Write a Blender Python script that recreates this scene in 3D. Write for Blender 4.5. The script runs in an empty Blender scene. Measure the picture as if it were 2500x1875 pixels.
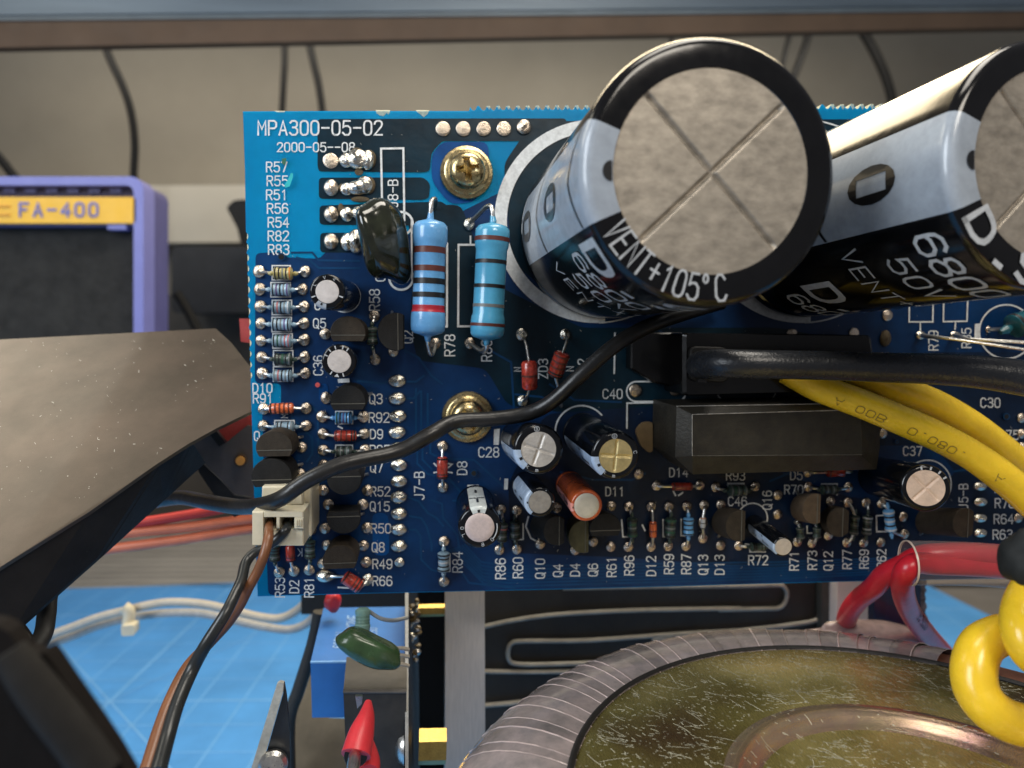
import bpy, math, random
from mathutils import Vector, Matrix, noise
random.seed(7)
R = math.radians
scene = bpy.context.scene
COL = scene.collection

# ------------------------------------------------------------------ camera
# 1 unit = 1 cm. The board stands in the plane y = 0 and faces -Y.
FPX, DIST = 1731.0, 10.6              # focal length for a 2500 px wide frame, camera to board
cam_d = bpy.data.cameras.new("camera")
cam = bpy.data.objects.new("camera", cam_d); COL.objects.link(cam)
cam_d.sensor_width = 36.0; cam_d.lens = 36.0 * FPX / 2500.0
cam_d.clip_start = 0.1; cam_d.clip_end = 500
CAMR = Matrix.Rotation(-R(6.59), 3, 'Z') @ Matrix.Rotation(R(90 - 4.13), 3, 'X')
cam.location = (0, -DIST, 0); cam.rotation_euler = CAMR.to_euler()
cam_d.dof.use_dof = True; cam_d.dof.focus_distance = 9.2; cam_d.dof.aperture_fstop = 0.25
scene.camera = cam

# ------------------------------------------------------------------ light (indoor workbench)
w = bpy.data.worlds.new("World"); scene.world = w; w.use_nodes = True
w.node_tree.nodes["Background"].inputs[0].default_value = (0.92, 0.92, 1.0, 1)
w.node_tree.nodes["Background"].inputs[1].default_value = 0.14
def area(name, loc, target, size, size_y, power, color):
    l = bpy.data.lights.new(name, 'AREA'); l.shape = 'RECTANGLE'
    l.size = size; l.size_y = size_y; l.energy = power; l.color = color
    o = bpy.data.objects.new(name, l); COL.objects.link(o)
    o.location = loc
    o.rotation_euler = (Vector(target) - Vector(loc)).to_track_quat('-Z', 'Y').to_euler()
    return o
area("window_light", (-27, -19, 13), (1, 0, 0), 16, 20, 8200, (0.86, 0.93, 1.0))
area("ceiling_lamp", (6, -3, 25), (3, 0, -2), 20, 10, 5200, (1.0, 0.93, 0.82))
area("warm_rear_lamp", (7.5, 15.5, 18), (6, -2, 1.5), 20, 9.5, 7000, (1.0, 0.82, 0.54))
area("left_ceiling_lamp", (-22, 9, 20), (-6, 1, -1), 12, 10, 1500, (1.0, 0.95, 0.80))
area("bench_lamp", (6, -24, 18), (3, 2, -3), 10, 8, 3000, (1.0, 0.92, 0.80))
area("board_backlight_fill", (-1.6, 4.2, 2.2), (-2.6, 0, 1.8), 2.4, 3.0, 300, (0.92, 0.97, 1.0))  # added unseen behind the board; stands in for light off the wall
area("wall_fill_light", (2, 29.7, 18.2), (2, 41, -2), 56, 1.2, 4500, (1.0, 0.93, 0.82))  # added unseen area light that brightens the wall below the shelf
scene.view_settings.view_transform = 'Standard'
scene.view_settings.look = 'None'
scene.view_settings.exposure = 0.2
scene.render.resolution_x = 1024; scene.render.resolution_y = 768

# ------------------------------------------------------------------ measuring helpers
ZO = {0: (0, 0, 1.0), 1: (560, 240, 3.16), 2: (560, 620, 3.16), 3: (560, 980, 3.16), 4: (1100, 950, 3.16),
      5: (1700, 950, 2.765), 6: (1200, 60, 2.458), 7: (1700, 60, 2.765), 8: (1700, 600, 2.765),
      9: (0, 380, 3.16), 10: (0, 780, 2.765), 11: (0, 1275, 2.765), 12: (600, 1350, 3.16),
      13: (1000, 1350, 2.765), 14: (1700, 1300, 2.765), 15: (0, 0, 0.8848)}
def Z(k, x, y):
    a = ZO[k]; return (a[0] + x / a[2], a[1] + y / a[2])
def ZL(k, pts): return [Z(k, x, y) for x, y in pts]
CL = Vector((0, -DIST, 0))
def at(p, dep):
    """point of the place seen in direction p, dep cm in front of the camera plane (world Y)"""
    d = CAMR @ Vector(((p[0] - 1250) / FPX, -(p[1] - 937.5) / FPX, -1.0))
    return CL + d * (dep / d.y)
def bp(p, h=0.0): return at(p, DIST - h)       # h cm proud of the board
FOOT = (1050.0, 812.0)
def on_floor(p, z):
    d = CAMR @ Vector(((p[0] - 1250) / FPX, -(p[1] - 937.5) / FPX, -1.0))
    return CL + d * (z / d.z)

# ------------------------------------------------------------------ object helpers
WL = {}
def thing(name, label, cat, loc, group=None):
    o = bpy.data.objects.new(name, None); COL.objects.link(o)
    o.empty_display_size = 0.2
    o.location = loc; WL[o.name] = Vector(loc)
    o['label'] = label; o['category'] = cat
    if group: o['group'] = group
    return o
def obj(name, vf, mat, parent=None, smooth=True, label=None, cat=None, group=None, kind=None):
    v, f = vf
    if parent is not None: org = WL[parent.name]
    else:
        org = sum((Vector(p) for p in v), Vector()) / max(1, len(v))
    me = bpy.data.meshes.new(name)
    me.from_pydata([tuple(Vector(p) - org) for p in v], [], f)
    me.materials.append(mat)
    if smooth:
        me.polygons.foreach_set('use_smooth', [True] * len(me.polygons))
        if smooth == 'auto' or smooth is True:
            try: me.set_sharp_from_angle(angle=R(38))
            except Exception: pass
    me.update()
    o = bpy.data.objects.new(name, me); COL.objects.link(o)
    if parent is None: o.location = org
    else: o.parent = parent
    WL[o.name] = org
    if label: o['label'] = label
    if cat: o['category'] = cat
    if group: o['group'] = group
    if kind: o['kind'] = kind
    return o
def clone(src, parent, M_local):
    o = src.copy(); COL.objects.link(o); o.parent = parent
    o.matrix_local = M_local; WL[o.name] = WL[parent.name]
    return o
class G:
    def __init__(s): s.v = []; s.f = []
    def add(s, vf):
        n = len(s.v); s.v += [Vector(p) for p in vf[0]]; s.f += [tuple(i + n for i in q) for q in vf[1]]; return s
    def get(s): return (s.v, s.f)

def frame(axis, ref=Vector((1, 0, 0))):
    ax = axis.normalized()
    x = ref - ax * ref.dot(ax)
    if x.length < 0.05: x = Vector((0, 0, 1)) - ax * ax.z
    x.normalize()
    return ax, x, ax.cross(x)
def lathe(p0, ax, prof, seg=28, a0=0, a1=360, ref=Vector((1, 0, 0)), capped=False):
    ax, X, Y = frame(Vector(ax), ref)
    full = abs(a1 - a0) >= 359.9
    n = seg if full else seg + 1
    v = []; f = []
    for t, r in prof:
        for i in range(n):
            a = R(a0 + (a1 - a0) * i / seg)
            v.append(p0 + ax * t + (X * math.cos(a) + Y * math.sin(a)) * r)
    for j in range(len(prof) - 1):
        for i in range(seg):
            k = (i + 1) % n
            f.append((j * n + i, j * n + k, (j + 1) * n + k, (j + 1) * n + i))
    if capped:
        f.append(tuple(range(n - 1, -1, -1))); f.append(tuple((len(prof) - 1) * n + i for i in range(n)))
    return v, f
def catmull(pts, n):
    if len(pts) < 3: return list(pts)
    P = [pts[0] * 2 - pts[1]] + list(pts) + [pts[-1] * 2 - pts[-2]]
    out = []
    for i in range(1, len(P) - 2):
        a, b, c, d = P[i - 1:i + 3]
        for k in range(n):
            t = k / n
            out.append(0.5 * ((2 * b) + (c - a) * t + (2 * a - 5 * b + 4 * c - d) * t * t + (3 * b - a - 3 * c + d) * t ** 3))
    out.append(pts[-1]); return out
def tube(pts, r, seg=10, n=6, wob=0.0):
    """pts: 3D points, r: radius or one radius per point"""
    m = len(pts)
    rr = [r] * m if not hasattr(r, '__len__') else list(r)
    Q = catmull([Vector((p[0], p[1], p[2], q)) for p, q in zip(pts, rr)], n) if m > 2 else [Vector((p[0], p[1], p[2], q)) for p, q in zip(pts, rr)]
    C = [Vector(q[:3]) for q in Q]; rad = [q[3] for q in Q]
    v = []; f = []
    t0 = (C[1] - C[0]).normalized()
    nrm = t0.orthogonal().normalized()
    for i, c in enumerate(C):
        t = (C[min(i + 1, len(C) - 1)] - C[max(i - 1, 0)]).normalized()
        nrm = (nrm - t * nrm.dot(t)).normalized()
        b = t.cross(nrm)
        q = rad[i]
        if wob: q *= 1 + wob * noise.noise(c * 1.7)
        for k in range(seg):
            a = 2 * math.pi * k / seg
            v.append(c + (nrm * math.cos(a) + b * math.sin(a)) * q)
    for i in range(len(C) - 1):
        for k in range(seg):
            k2 = (k + 1) % seg
            f.append((i * seg + k, i * seg + k2, (i + 1) * seg + k2, (i + 1) * seg + k))
    f.append(tuple(range(seg - 1, -1, -1))); f.append(tuple((len(C) - 1) * seg + k for k in range(seg)))
    return v, f
def loft(*rings, cap=True):
    n = len(rings[0]); v = [p for r in rings for p in r]; f = []
    for j in range(len(rings) - 1):
        for i in range(n):
            k = (i + 1) % n
            f.append((j * n + i, j * n + k, (j + 1) * n + k, (j + 1) * n + i))
    if cap:
        f.append(tuple(range(n - 1, -1, -1))); f.append(tuple((len(rings) - 1) * n + i for i in range(n)))
    return v, f
def slab(pts, d0, d1):
    """solid with outline pts (seen at depth d0), going straight back to depth d1"""
    a = [at(p, d0) for p in pts]
    return loft(a, [Vector((q.x, q.y + (d1 - d0), q.z)) for q in a])
def pbox(pts, h0, h1, bev=0.0):
    """block standing on the board: outline pts at height h1, straight down to h0"""
    a = [bp(p, h1) for p in pts]
    b = [Vector((q.x, -h0, q.z)) for q in a]
    if bev:
        c = sum(a, Vector()) / len(a)
        top = [q + (c - q).normalized() * bev for q in a]
        top = [Vector((q.x, -h1, q.z)) for q in top]
        a = [Vector((q.x, -h1 + bev * .8, q.z)) for q in a]
        return loft(b, a, top)
    return loft(b, a)
def rect(x0, y0, x1, y1): return [(x0, y0), (x1, y0), (x1, y1), (x0, y1)]
def rrect(x0, y0, x1, y1, r, n=5):
    out = []
    for cx, cy, a in ((x1 - r, y0 + r, -90), (x1 - r, y1 - r, 0), (x0 + r, y1 - r, 90), (x0 + r, y0 + r, 180)):
        for i in range(n + 1):
            t = R(a + 90 * i / n); out.append((cx + r * math.cos(t), cy + r * math.sin(t)))
    return out
def rounded(pts, r, n=4):
    out = []
    m = len(pts)
    for i in range(m):
        a, b, c = Vector(pts[i - 1]), Vector(pts[i]), Vector(pts[(i + 1) % m])
        u = (a - b); w_ = (c - b); q = min(r, u.length * .45, w_.length * .45)
        p0 = b + u.normalized() * q; p1 = b + w_.normalized() * q
        for k in range(n + 1):
            t = k / n; out.append(tuple(p0 * (1 - t) ** 2 + b * 2 * t * (1 - t) + p1 * t * t))
    return out

# ------------------------------------------------------------------ flat print: strokes
def strip(pts, w, closed=False):
    P = [Vector(p) for p in pts]
    if closed and (P[0] - P[-1]).length < 1e-6: P.pop()
    n = len(P); v = []; f = []
    for i in range(n):
        if closed: a, b, c = P[i - 1], P[i], P[(i + 1) % n]
        else: a, b, c = P[max(i - 1, 0)], P[i], P[min(i + 1, n - 1)]
        d1 = (b - a); d2 = (c - b)
        if d1.length < 1e-9: d1 = d2
        if d2.length < 1e-9: d2 = d1
        d1 = d1.normalized(); d2 = d2.normalized()
        n1 = Vector((-d1.y, d1.x)); n2 = Vector((-d2.y, d2.x))
        m = (n1 + n2)
        m = n1 if m.length < 0.3 else m.normalized()
        k = 1 / max(0.55, m.dot(n1))
        ext = Vector((0, 0))
        if not closed and i == 0: ext = -d1 * w * .45
        if not closed and i == n - 1: ext = d2 * w * .45
        v += [b + m * w / 2 * k + ext, b - m * w / 2 * k + ext]
    for i in range(n if closed else n - 1):
        j = (i + 1) % n
        f.append((2 * i, 2 * i + 1, 2 * j + 1, 2 * j))
    return v, f
O_ = [(1.2, 0), (2.8, 0), (3.7, .6), (4, 1.5), (4, 4.5), (3.7, 5.4), (2.8, 6), (1.2, 6), (.3, 5.4), (0, 4.5), (0, 1.5), (.3, .6), (1.2, 0)]
FONT = {
 '0': [O_], 'O': [O_], 'Q': [O_, [(2.4, 1.6), (4.2, -.6)]],
 '1': [[(.9, 4.8), (2.2, 6), (2.2, 0)]],
 '2': [[(0, 4.7), (.3, 5.5), (1.2, 6), (2.8, 6), (3.7, 5.5), (4, 4.6), (3.6, 3.6), (0, 0), (4, 0)]],
 '3': [[(.2, 5.2), (1.1, 6), (2.8, 6), (3.8, 5.3), (3.8, 4), (2.9, 3.2), (1.6, 3.2)], [(2.9, 3.1), (4, 2.3), (4, 1), (3, 0), (1.1, 0), (0, .9)]],
 '4': [[(3, 0), (3, 6), (0, 2)], [(0, 1.9), (4, 1.9)]],
 '5': [[(3.8, 6), (.5, 6), (.2, 3.3), (1.2, 3.8), (2.8, 3.8), (4, 2.9), (4, 1), (3, 0), (1.1, 0), (0, .9)]],
 '6': [[(3.7, 5.2), (2.9, 6), (1.2, 6), (.2, 5), (0, 4), (0, 1), (1, 0), (3, 0), (4, 1), (4, 2.5), (3, 3.5), (1, 3.5), (.1, 2.8)]],
 '7': [[(0, 6), (4, 6), (1.5, 0)]],
 '8': [[(1.2, 3.2), (.2, 4), (.2, 5.2), (1.2, 6), (2.8, 6), (3.8, 5.2), (3.8, 4), (2.8, 3.2), (1.2, 3.2)], [(1.2, 3.1), (0, 2.2), (0, .9), (1.1, 0), (2.9, 0), (4, .9), (4, 2.2), (2.8, 3.1)]],
 '9': [[(.3, .8), (1.1, 0), (2.8, 0), (3.8, 1), (4, 2), (4, 5), (3, 6), (1, 6), (0, 5), (0, 3.5), (1, 2.5), (3, 2.5), (3.9, 3.2)]],
 'A': [[(0, 0), (2, 6), (4, 0)], [(.8, 1.9), (3.2, 1.9)]],
 'B': [[(0, 0), (0, 6), (2.9, 6), (3.7, 5.3), (3.7, 3.9), (2.9, 3.2), (.2, 3.2)], [(2.9, 3.1), (4, 2.3), (4, .9), (3, 0), (0, 0)]],
 'C': [[(4, 1.1), (3, 0), (1.1, 0), (0, 1.1), (0, 4.9), (1.1, 6), (3, 6), (4, 4.9)]],
 'D': [[(0, 0), (0, 6), (2.0, 6), (3.1, 5.6), (3.8, 4.7), (4, 3.6), (4, 2.4), (3.8, 1.3), (3.1, .4), (2.0, 0), (0, 0)]],
 'E': [[(4, 0), (0, 0), (0, 6), (4, 6)], [(.2, 3.1), (3.2, 3.1)]],
 'F': [[(0, 0), (0, 6), (4, 6)], [(.2, 3.1), (3, 3.1)]],
 'G': [[(4, 4.9), (3, 6), (1.1, 6), (0, 4.9), (0, 1.1), (1.1, 0), (3, 0), (4, 1.1), (4, 2.8), (2.4, 2.8)]],
 'J': [[(3.4, 6), (3.4, 1), (2.4, 0), (1, 0), (0, 1)]],
 'K': [[(0, 0), (0, 6)], [(4, 6), (.4, 2.8)], [(1.3, 3.2), (4, 0)]],
 'L': [[(0, 6), (0, 0), (4, 0)]],
 'M': [[(0, 0), (0, 6), (2, 2.4), (4, 6), (4, 0)]],
 'N': [[(0, 0), (0, 6), (4, 0), (4, 6)]],
 'P': [[(0, 0), (0, 6), (3, 6), (4, 5.2), (4, 3.6), (3, 2.8), (.2, 2.8)]],
 'R': [[(0, 0), (0, 6), (3, 6), (4, 5.2), (4, 3.8), (3, 3), (.2, 3)], [(2.2, 2.9), (4, 0)]],
 'S': [[(4, 5.1), (3, 6), (1, 6), (0, 5.1), (.2, 3.9), (1.1, 3.2), (2.9, 2.8), (3.9, 2), (4, .9), (3, 0), (1, 0), (0, .9)]],
 'T': [[(2, 0), (2, 5.7)], [(0, 6), (4, 6)]],
 'V': [[(0, 6), (2, 0), (4, 6)]],
 'W': [[(0, 6), (1, 0), (2, 4), (3, 0), (4, 6)]],
 'Z': [[(0, 6), (4, 6), (0, 0), (4, 0)]],
 'm': [[(0, 0), (0, 4)], [(.2, 3.2), (1, 4), (2, 3.4), (2, 0)], [(2.2, 3.4), (3, 4), (4, 3.4), (4, 0)]],
 '-': [[(.2, 3), (3.8, 3)]], '+': [[(.2, 3), (3.8, 3)], [(2, 1.1), (2, 4.9)]],
 '°': [[(1, 4.2), (.3, 4.6), (.2, 5.4), (.8, 6.1), (1.6, 6.1), (2.2, 5.4), (2.1, 4.6), (1.4, 4.2), (1, 4.2)]],
 '.': [[(1.6, .2), (2.4, .2)]], 'X': [[(0, 0), (4, 6)], [(0, 6), (4, 0)]], '<': [[(4, 5), (0, 3), (4, 1)]], '|': [[(2, 0), (2, 6)]],
 '*': [[(.6, 1.4), (3.4, 4.6)], [(3.4, 1.4), (.6, 4.6)]], ' ': [],
}
def lettering(s, size, fn, w=0.13, xs=0.82, adv=5.7, start=None, lay=0.0006):
    """fn(u, v, lift) -> 3D ; u runs along the text, centred unless start is given"""
    g = G(); k = size / 6.0; wd = (len(s) - 1) * adv * k * xs + 4 * k * xs
    u0 = -wd / 2 if start is None else start
    for c in s:
        for i, st in enumerate(FONT[c]):
            P = [(u0 + x * k * xs, (y - 3) * k) for x, y in st]
            v, f = strip(P, w * size)
            g.add(([fn(p.x, p.y, i * lay) for p in v], f))
        u0 += adv * k * xs
    return g.get()

# ------------------------------------------------------------------ materials
MATS = {}
def mat(name, col, rough=0.5, metal=0.0, var=0.15, vs=6.0, bump=0.0, bs=40.0, spec=0.5, coat=0.0,
        speck=0.0, speck_s=30.0, speck_col=(0.75, 0.72, 0.66), rv=0.15, trans=0.0, sss=0.0, alpha=1.0,
        transm=0.0, stretch=None, col2=None, emit=None, rnd=0.0):
    m = bpy.data.materials.new(name); m.use_nodes = True
    nt = m.node_tree; N = nt.nodes; L = nt.links
    b = N["Principled BSDF"]; out = N["Material Output"]
    tc = N.new('ShaderNodeTexCoord'); src = tc.outputs['Object']
    if stretch:
        mp = N.new('ShaderNodeMapping'); mp.inputs['Scale'].default_value = stretch
        L.new(src, mp.inputs[0]); src = mp.outputs[0]
    n1 = N.new('ShaderNodeTexNoise'); n1.inputs['Scale'].default_value = vs; n1.inputs['Detail'].default_value = 6
    n1.inputs['Roughness'].default_value = 0.65
    L.new(src, n1.inputs['Vector'])
    rp = N.new('ShaderNodeValToRGB'); e = rp.color_ramp.elements
    c2 = col2 if col2 else tuple(min(1, c * (1 + var)) for c in col)
    e[0].position = .32; e[0].color = tuple(c * (1 - var) for c in col) + (1,)
    e[1].position = .68; e[1].color = tuple(c2) + (1,)
    L.new(n1.outputs[0], rp.inputs[0]); colout = rp.outputs[0]
    if rnd:
        oi = N.new('ShaderNodeObjectInfo'); mr = N.new('ShaderNodeMapRange')
        mr.inputs[3].default_value = 1 - rnd; mr.inputs[4].default_value = 1 + rnd
        L.new(oi.outputs['Random'], mr.inputs[0])
        hv = N.new('ShaderNodeHueSaturation'); L.new(colout, hv.inputs['Color']); L.new(mr.outputs[0], hv.inputs['Value'])
        colout = hv.outputs[0]
    ro = N.new('ShaderNodeMapRange'); ro.inputs[3].default_value = max(.02, rough - rv * rough); ro.inputs[4].default_value = min(1, rough + rv * rough + .02)
    n2 = N.new('ShaderNodeTexNoise'); n2.inputs['Scale'].default_value = vs * 3.1; n2.inputs['Detail'].default_value = 4
    L.new(src, n2.inputs['Vector']); L.new(n2.outputs[0], ro.inputs[0])
    rout = ro.outputs[0]
    if speck:
        vo = N.new('ShaderNodeTexNoise'); vo.inputs['Scale'].default_value = speck_s; vo.inputs['Detail'].default_value = 3
        vo.inputs['Roughness'].default_value = .8
        L.new(tc.outputs['Object'], vo.inputs['Vector'])
        r2 = N.new('ShaderNodeValToRGB'); r2.color_ramp.elements[0].position = .80 - speck; r2.color_ramp.elements[1].position = .86 - speck * .8
        L.new(vo.outputs[0], r2.inputs[0])
        mx = N.new('ShaderNodeMix'); mx.data_type = 'RGBA'
        L.new(r2.outputs[0], mx.inputs[0]); L.new(colout, mx.inputs[6]); mx.inputs[7].default_value = speck_col + (1,)
        colout = mx.outputs[2]
        m2 = N.new('ShaderNodeMath'); m2.operation = 'MAXIMUM'; L.new(rout, m2.inputs[0])
        m3 = N.new('ShaderNodeMath'); m3.operation = 'MULTIPLY'; m3.inputs[1].default_value = .8; L.new(r2.outputs[0], m3.inputs[0])
        L.new(m3.outputs[0], m2.inputs[1]); rout = m2.outputs[0]
    L.new(colout, b.inputs['Base Color']); L.new(rout, b.inputs['Roughness'])
    b.inputs['Metallic'].default_value = metal
    b.inputs['Specular IOR Level'].default_value = spec
    b.inputs['Coat Weight'].default_value = coat; b.inputs['Coat Roughness'].default_value = .06
    b.inputs['Alpha'].default_value = alpha
    b.inputs['Transmission Weight'].default_value = transm
    if sss:
        b.inputs['Subsurface Weight'].default_value = sss; b.inputs['Subsurface Radius'].default_value = (.08, .06, .04); b.inputs['Subsurface Scale'].default_value = 1
    if emit:
        b.inputs['Emission Color'].default_value = emit + (1,); b.inputs['Emission Strength'].default_value = 1
    if bump:
        n3 = N.new('ShaderNodeTexNoise'); n3.inputs['Scale'].default_value = bs; n3.inputs['Detail'].default_value = 5
        L.new(src, n3.inputs['Vector'])
        bm = N.new('ShaderNodeBump'); bm.inputs['Strength'].default_value = bump; bm.inputs['Distance'].default_value = 0.02
        L.new(n3.outputs[0], bm.inputs['Height']); L.new(bm.outputs[0], b.inputs['Normal'])
    if trans:
        tr = N.new('ShaderNodeBsdfTranslucent'); L.new(colout, tr.inputs[0])
        ms = N.new('ShaderNodeMixShader'); ms.inputs[0].default_value = trans
        L.new(b.outputs[0], ms.inputs[1]); L.new(tr.outputs[0], ms.inputs[2]); L.new(ms.outputs[0], out.inputs[0])
    MATS[name] = m
    return m
m_mask = mat('blue_solder_mask', (0.001, 0.26, 0.62), .36, var=.10, vs=1.2, bump=.12, bs=6, spec=.3, trans=.5, speck=.03, speck_s=22, speck_col=(.12, .4, .6))
m_pour = mat('mask_over_copper', (0.002, 0.029, 0.104), .34, var=.35, vs=1.1, bump=.2, bs=5, spec=.3, speck=.05, speck_s=26, speck_col=(.10, .18, .24))
m_teal = mat('mask_over_dark_copper', (0.0015, 0.017, 0.030), .34, var=.4, vs=1.5, bump=.2, bs=5, spec=.3, speck=.06, speck_s=26, speck_col=(.12, .18, .18))
m_shadepour = mat('mask_with_painted_shade', (0.003, 0.014, 0.042), .38, var=.4, vs=1.3, bump=.2, bs=5, spec=.3, speck=.06, speck_s=26, speck_col=(.12, .15, .18))  # mask darkened in its colour for the dimmer lower right
m_trace = mat('mask_over_trace', (0.003, 0.045, 0.13), .34, var=.2, vs=2, spec=.3)
m_gap = mat('mask_over_gap', (0.002, 0.075, 0.28), .34, var=.3, vs=2, spec=.3, trans=.2)
m_fr4 = mat('bare_fibreglass', (0.80, 0.78, 0.62), .7, trans=.6, var=.2, vs=20, bump=.4, bs=50)
m_silk = mat('white_legend_ink', (0.72, 0.74, 0.74), .6, var=.18, vs=14, bump=.1, bs=60)
m_solder = mat('solder', (0.66, 0.56, 0.45), .24, 1.0, var=.28, vs=9, bump=.25, bs=16, rv=.5, rnd=.2)
m_solderb = mat('bright_solder', (0.80, 0.74, 0.64), .13, 1.0, var=.3, vs=14, bump=.25, bs=14, rv=.6)
m_flux = mat('burnt_flux', (0.02, 0.016, 0.012), .35, var=.6, vs=10, bump=.6, bs=20, col2=(.22, .15, .06))
m_lead = mat('tinned_lead', (0.7, 0.68, 0.64), .28, 1.0, var=.15, vs=12, bump=.2)
m_black = mat('black_epoxy', (0.011, 0.0105, 0.010), .6, spec=.3, var=.35, vs=9, bump=.25, bs=60, speck=.05, speck_s=40, speck_col=(.16, .15, .13))
m_brownblk = mat('faded_black_epoxy', (0.034, 0.026, 0.018), .62, spec=.3, var=.3, vs=9, bump=.3, bs=60, speck=.06, speck_s=40, speck_col=(.2, .17, .12))
m_olive = mat('olive_epoxy', (0.06, 0.055, 0.025), .45, var=.3, vs=9, bump=.3, bs=40)
m_seam = mat('mould_seam', (0.09, 0.085, 0.07), .6)
m_sleeve = mat('black_pvc_sleeve', (0.0035, 0.0035, 0.004), .13, var=.3, vs=3, bump=.05, bs=4, speck=.03, speck_s=30, speck_col=(.16, .155, .15), rv=.4)
m_sleeve2 = mat('black_sleeve_small', (0.004, 0.0045, 0.006), .12, var=.3, vs=4, bump=.08, bs=6)
m_osleeve = mat('orange_sleeve', (0.52, 0.10, 0.028), .2, var=.35, vs=5, coat=.5, bump=.08, bs=6)
m_stripe = mat('pale_grey_stripe', (0.34, 0.38, 0.43), .24, var=.12, vs=5, coat=.3, bump=.05, bs=8, speck=.07, speck_s=24, speck_col=(.05, .05, .06))
m_stripe2 = mat('pale_blue_stripe', (0.42, 0.52, 0.66), .25, var=.15, vs=7, coat=.4)
m_pink = mat('pink_stripe', (0.75, 0.3, 0.24), .3, var=.1)
m_ink = mat('black_ink', (0.008, 0.008, 0.009), .3, var=.2, coat=.3)
m_print = mat('grey_white_print', (0.50, 0.52, 0.54), .35, var=.15, vs=12, coat=.2)
m_alu = mat('dull_aluminium_top', (0.37, 0.325, 0.265), .46, .5, var=.30, vs=4.5, bump=.12, bs=45, stretch=(1, 1, 1.8), rv=.3, speck=.06, speck_s=20, speck_col=(.2, .18, .15))
m_alu2 = mat('satin_aluminium', (0.66, 0.61, 0.58), .5, .5, var=.14, vs=6, bump=.2, bs=50, rv=.3)
m_gold = mat('gold_reflection_aluminium', (0.72, 0.58, 0.28), .4, .75, var=.2, vs=8, bump=.2, bs=50)  # silver top with the gold reflection put into its base colour
m_zinc = mat('yellow_zinc', (0.50, 0.38, 0.18), .26, 1.0, var=.25, vs=5, bump=.2, bs=18, rv=.5, col2=(.62, .5, .28))
m_resblue = mat('light_blue_lacquer', (0.13, 0.36, 0.66), .25, var=.08, vs=5, coat=.5, bump=.06, bs=10)
m_rescyan = mat('cyan_lacquer', (0.075, 0.33, 0.52), .22, var=.1, vs=5, coat=.5, bump=.08, bs=10)
m_ressm = mat('pale_blue_lacquer', (0.26, 0.38, 0.47), .35, var=.2, vs=9, coat=.3, rnd=.25)
m_resgrn = mat('dull_green_lacquer', (0.035, 0.06, 0.05), .4, var=.3, vs=9, coat=.3, rnd=.25)
m_resyel = mat('yellow_lacquer', (0.42, 0.36, 0.14), .35, var=.2, vs=9, coat=.3)
m_glass = mat('red_glass_body', (0.34, 0.035, 0.02), .2, var=.5, vs=16, coat=.6, bump=.3, bs=30, rnd=.3)
m_oglass = mat('orange_glass_body', (0.62, 0.13, 0.04), .2, var=.4, vs=18, coat=.6, bump=.3, bs=30)
m_bbrown = mat('brown_band', (0.10, 0.025, 0.018), .4, var=.2); m_bblack = mat('black_band', (0.012, 0.011, 0.012), .4, var=.3)
m_bred = mat('red_band', (0.42, 0.02, 0.035), .35, var=.15); m_bgrey = mat('grey_band', (0.16, 0.17, 0.17), .4)
m_bpink = mat('pinkish_band', (.4, .12, .12), .4)
m_rubber = mat('black_cable_rubber', (0.014, 0.0135, 0.013), .33, var=.3, vs=2, bump=.3, bs=10, rv=.3, speck=.05, speck_s=30, speck_col=(.14, .13, .12))
m_yellow = mat('yellow_pvc', (0.90, 0.60, 0.03), .26, coat=.15, var=.10, vs=2, bump=.18, bs=9, sss=.15, rv=.4, speck=.035, speck_s=20, speck_col=(.45, .30, .03))
m_red = mat('red_pvc', (0.52, 0.015, 0.03), .3, var=.12, vs=3, bump=.15, bs=8, sss=.1)
m_redor = mat('salmon_wire', (0.74, 0.21, 0.11), .42, var=.1, vs=3)
m_redw = mat('red_wire', (0.55, 0.04, 0.03), .42, var=.1, vs=3)
m_brownw = mat('brown_wire', (0.19, 0.075, 0.032), .34, var=.15, vs=3, bump=.2, bs=8)
m_ivory = mat('ivory_nylon', (0.66, 0.60, 0.45), .42, var=.08, vs=4, bump=.1, bs=20, sss=.2)
m_white = mat('off_white_pvc', (0.46, 0.42, 0.35), .45, var=.08)
m_greyw = mat('grey_pvc', (0.22, 0.24, 0.26), .45, var=.08)
m_brass = mat('brass', (0.50, 0.34, 0.10), .38, .85, var=.15, vs=8, bump=.3, bs=30, stretch=(1, 1, 1))
m_bar = mat('brushed_aluminium', (0.62, 0.56, 0.51), .6, .25, var=.1, vs=6, bump=.1, stretch=(5, 5, .35), rv=.2)
ZO.update({16: (1180, 640, 3.687), 17: (2100, 1180, 5.53), 18: (2200, 640, 7.37), 19: (0, 0, 1.7015)})
# ================================================================== THE SETTING
m_wall = mat('beige_wall_paint', (0.295, 0.265, 0.21), .8, var=.12, vs=.07, bump=.05, bs=3)
m_shelfs = mat('blue_grey_steel', (0.12, 0.155, 0.19), .45, .3, var=.2, vs=.3, stretch=(.2, 1, 4))
m_shelfb = mat('brown_shelf_edge', (0.10, 0.062, 0.038), .7, var=.15, vs=.4)
m_shelfe = mat('pale_shelf_edge', (0.13, 0.16, 0.18), .5, .1, var=.15, vs=.4)
m_ledge = mat('cream_ledge', (0.48, 0.44, 0.36), .7, var=.06, vs=.2)
m_dark = mat('dark_bench_plastic', (0.012, 0.012, 0.014), .6, var=.4, vs=.5)
m_dim = mat('dark_brown_panel', (0.06, 0.052, 0.043), .75, var=.25, vs=.3)
m_cable_far = mat('black_cable', (0.008, 0.0075, 0.007), .6, spec=.25, var=.2)
m_mat = mat('blue_cutting_mat', (0.075, 0.30, 0.68), .6, var=.14, vs=.35, bump=.05, bs=30, speck=.03, speck_s=9, speck_col=(.04, .16, .42))
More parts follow.
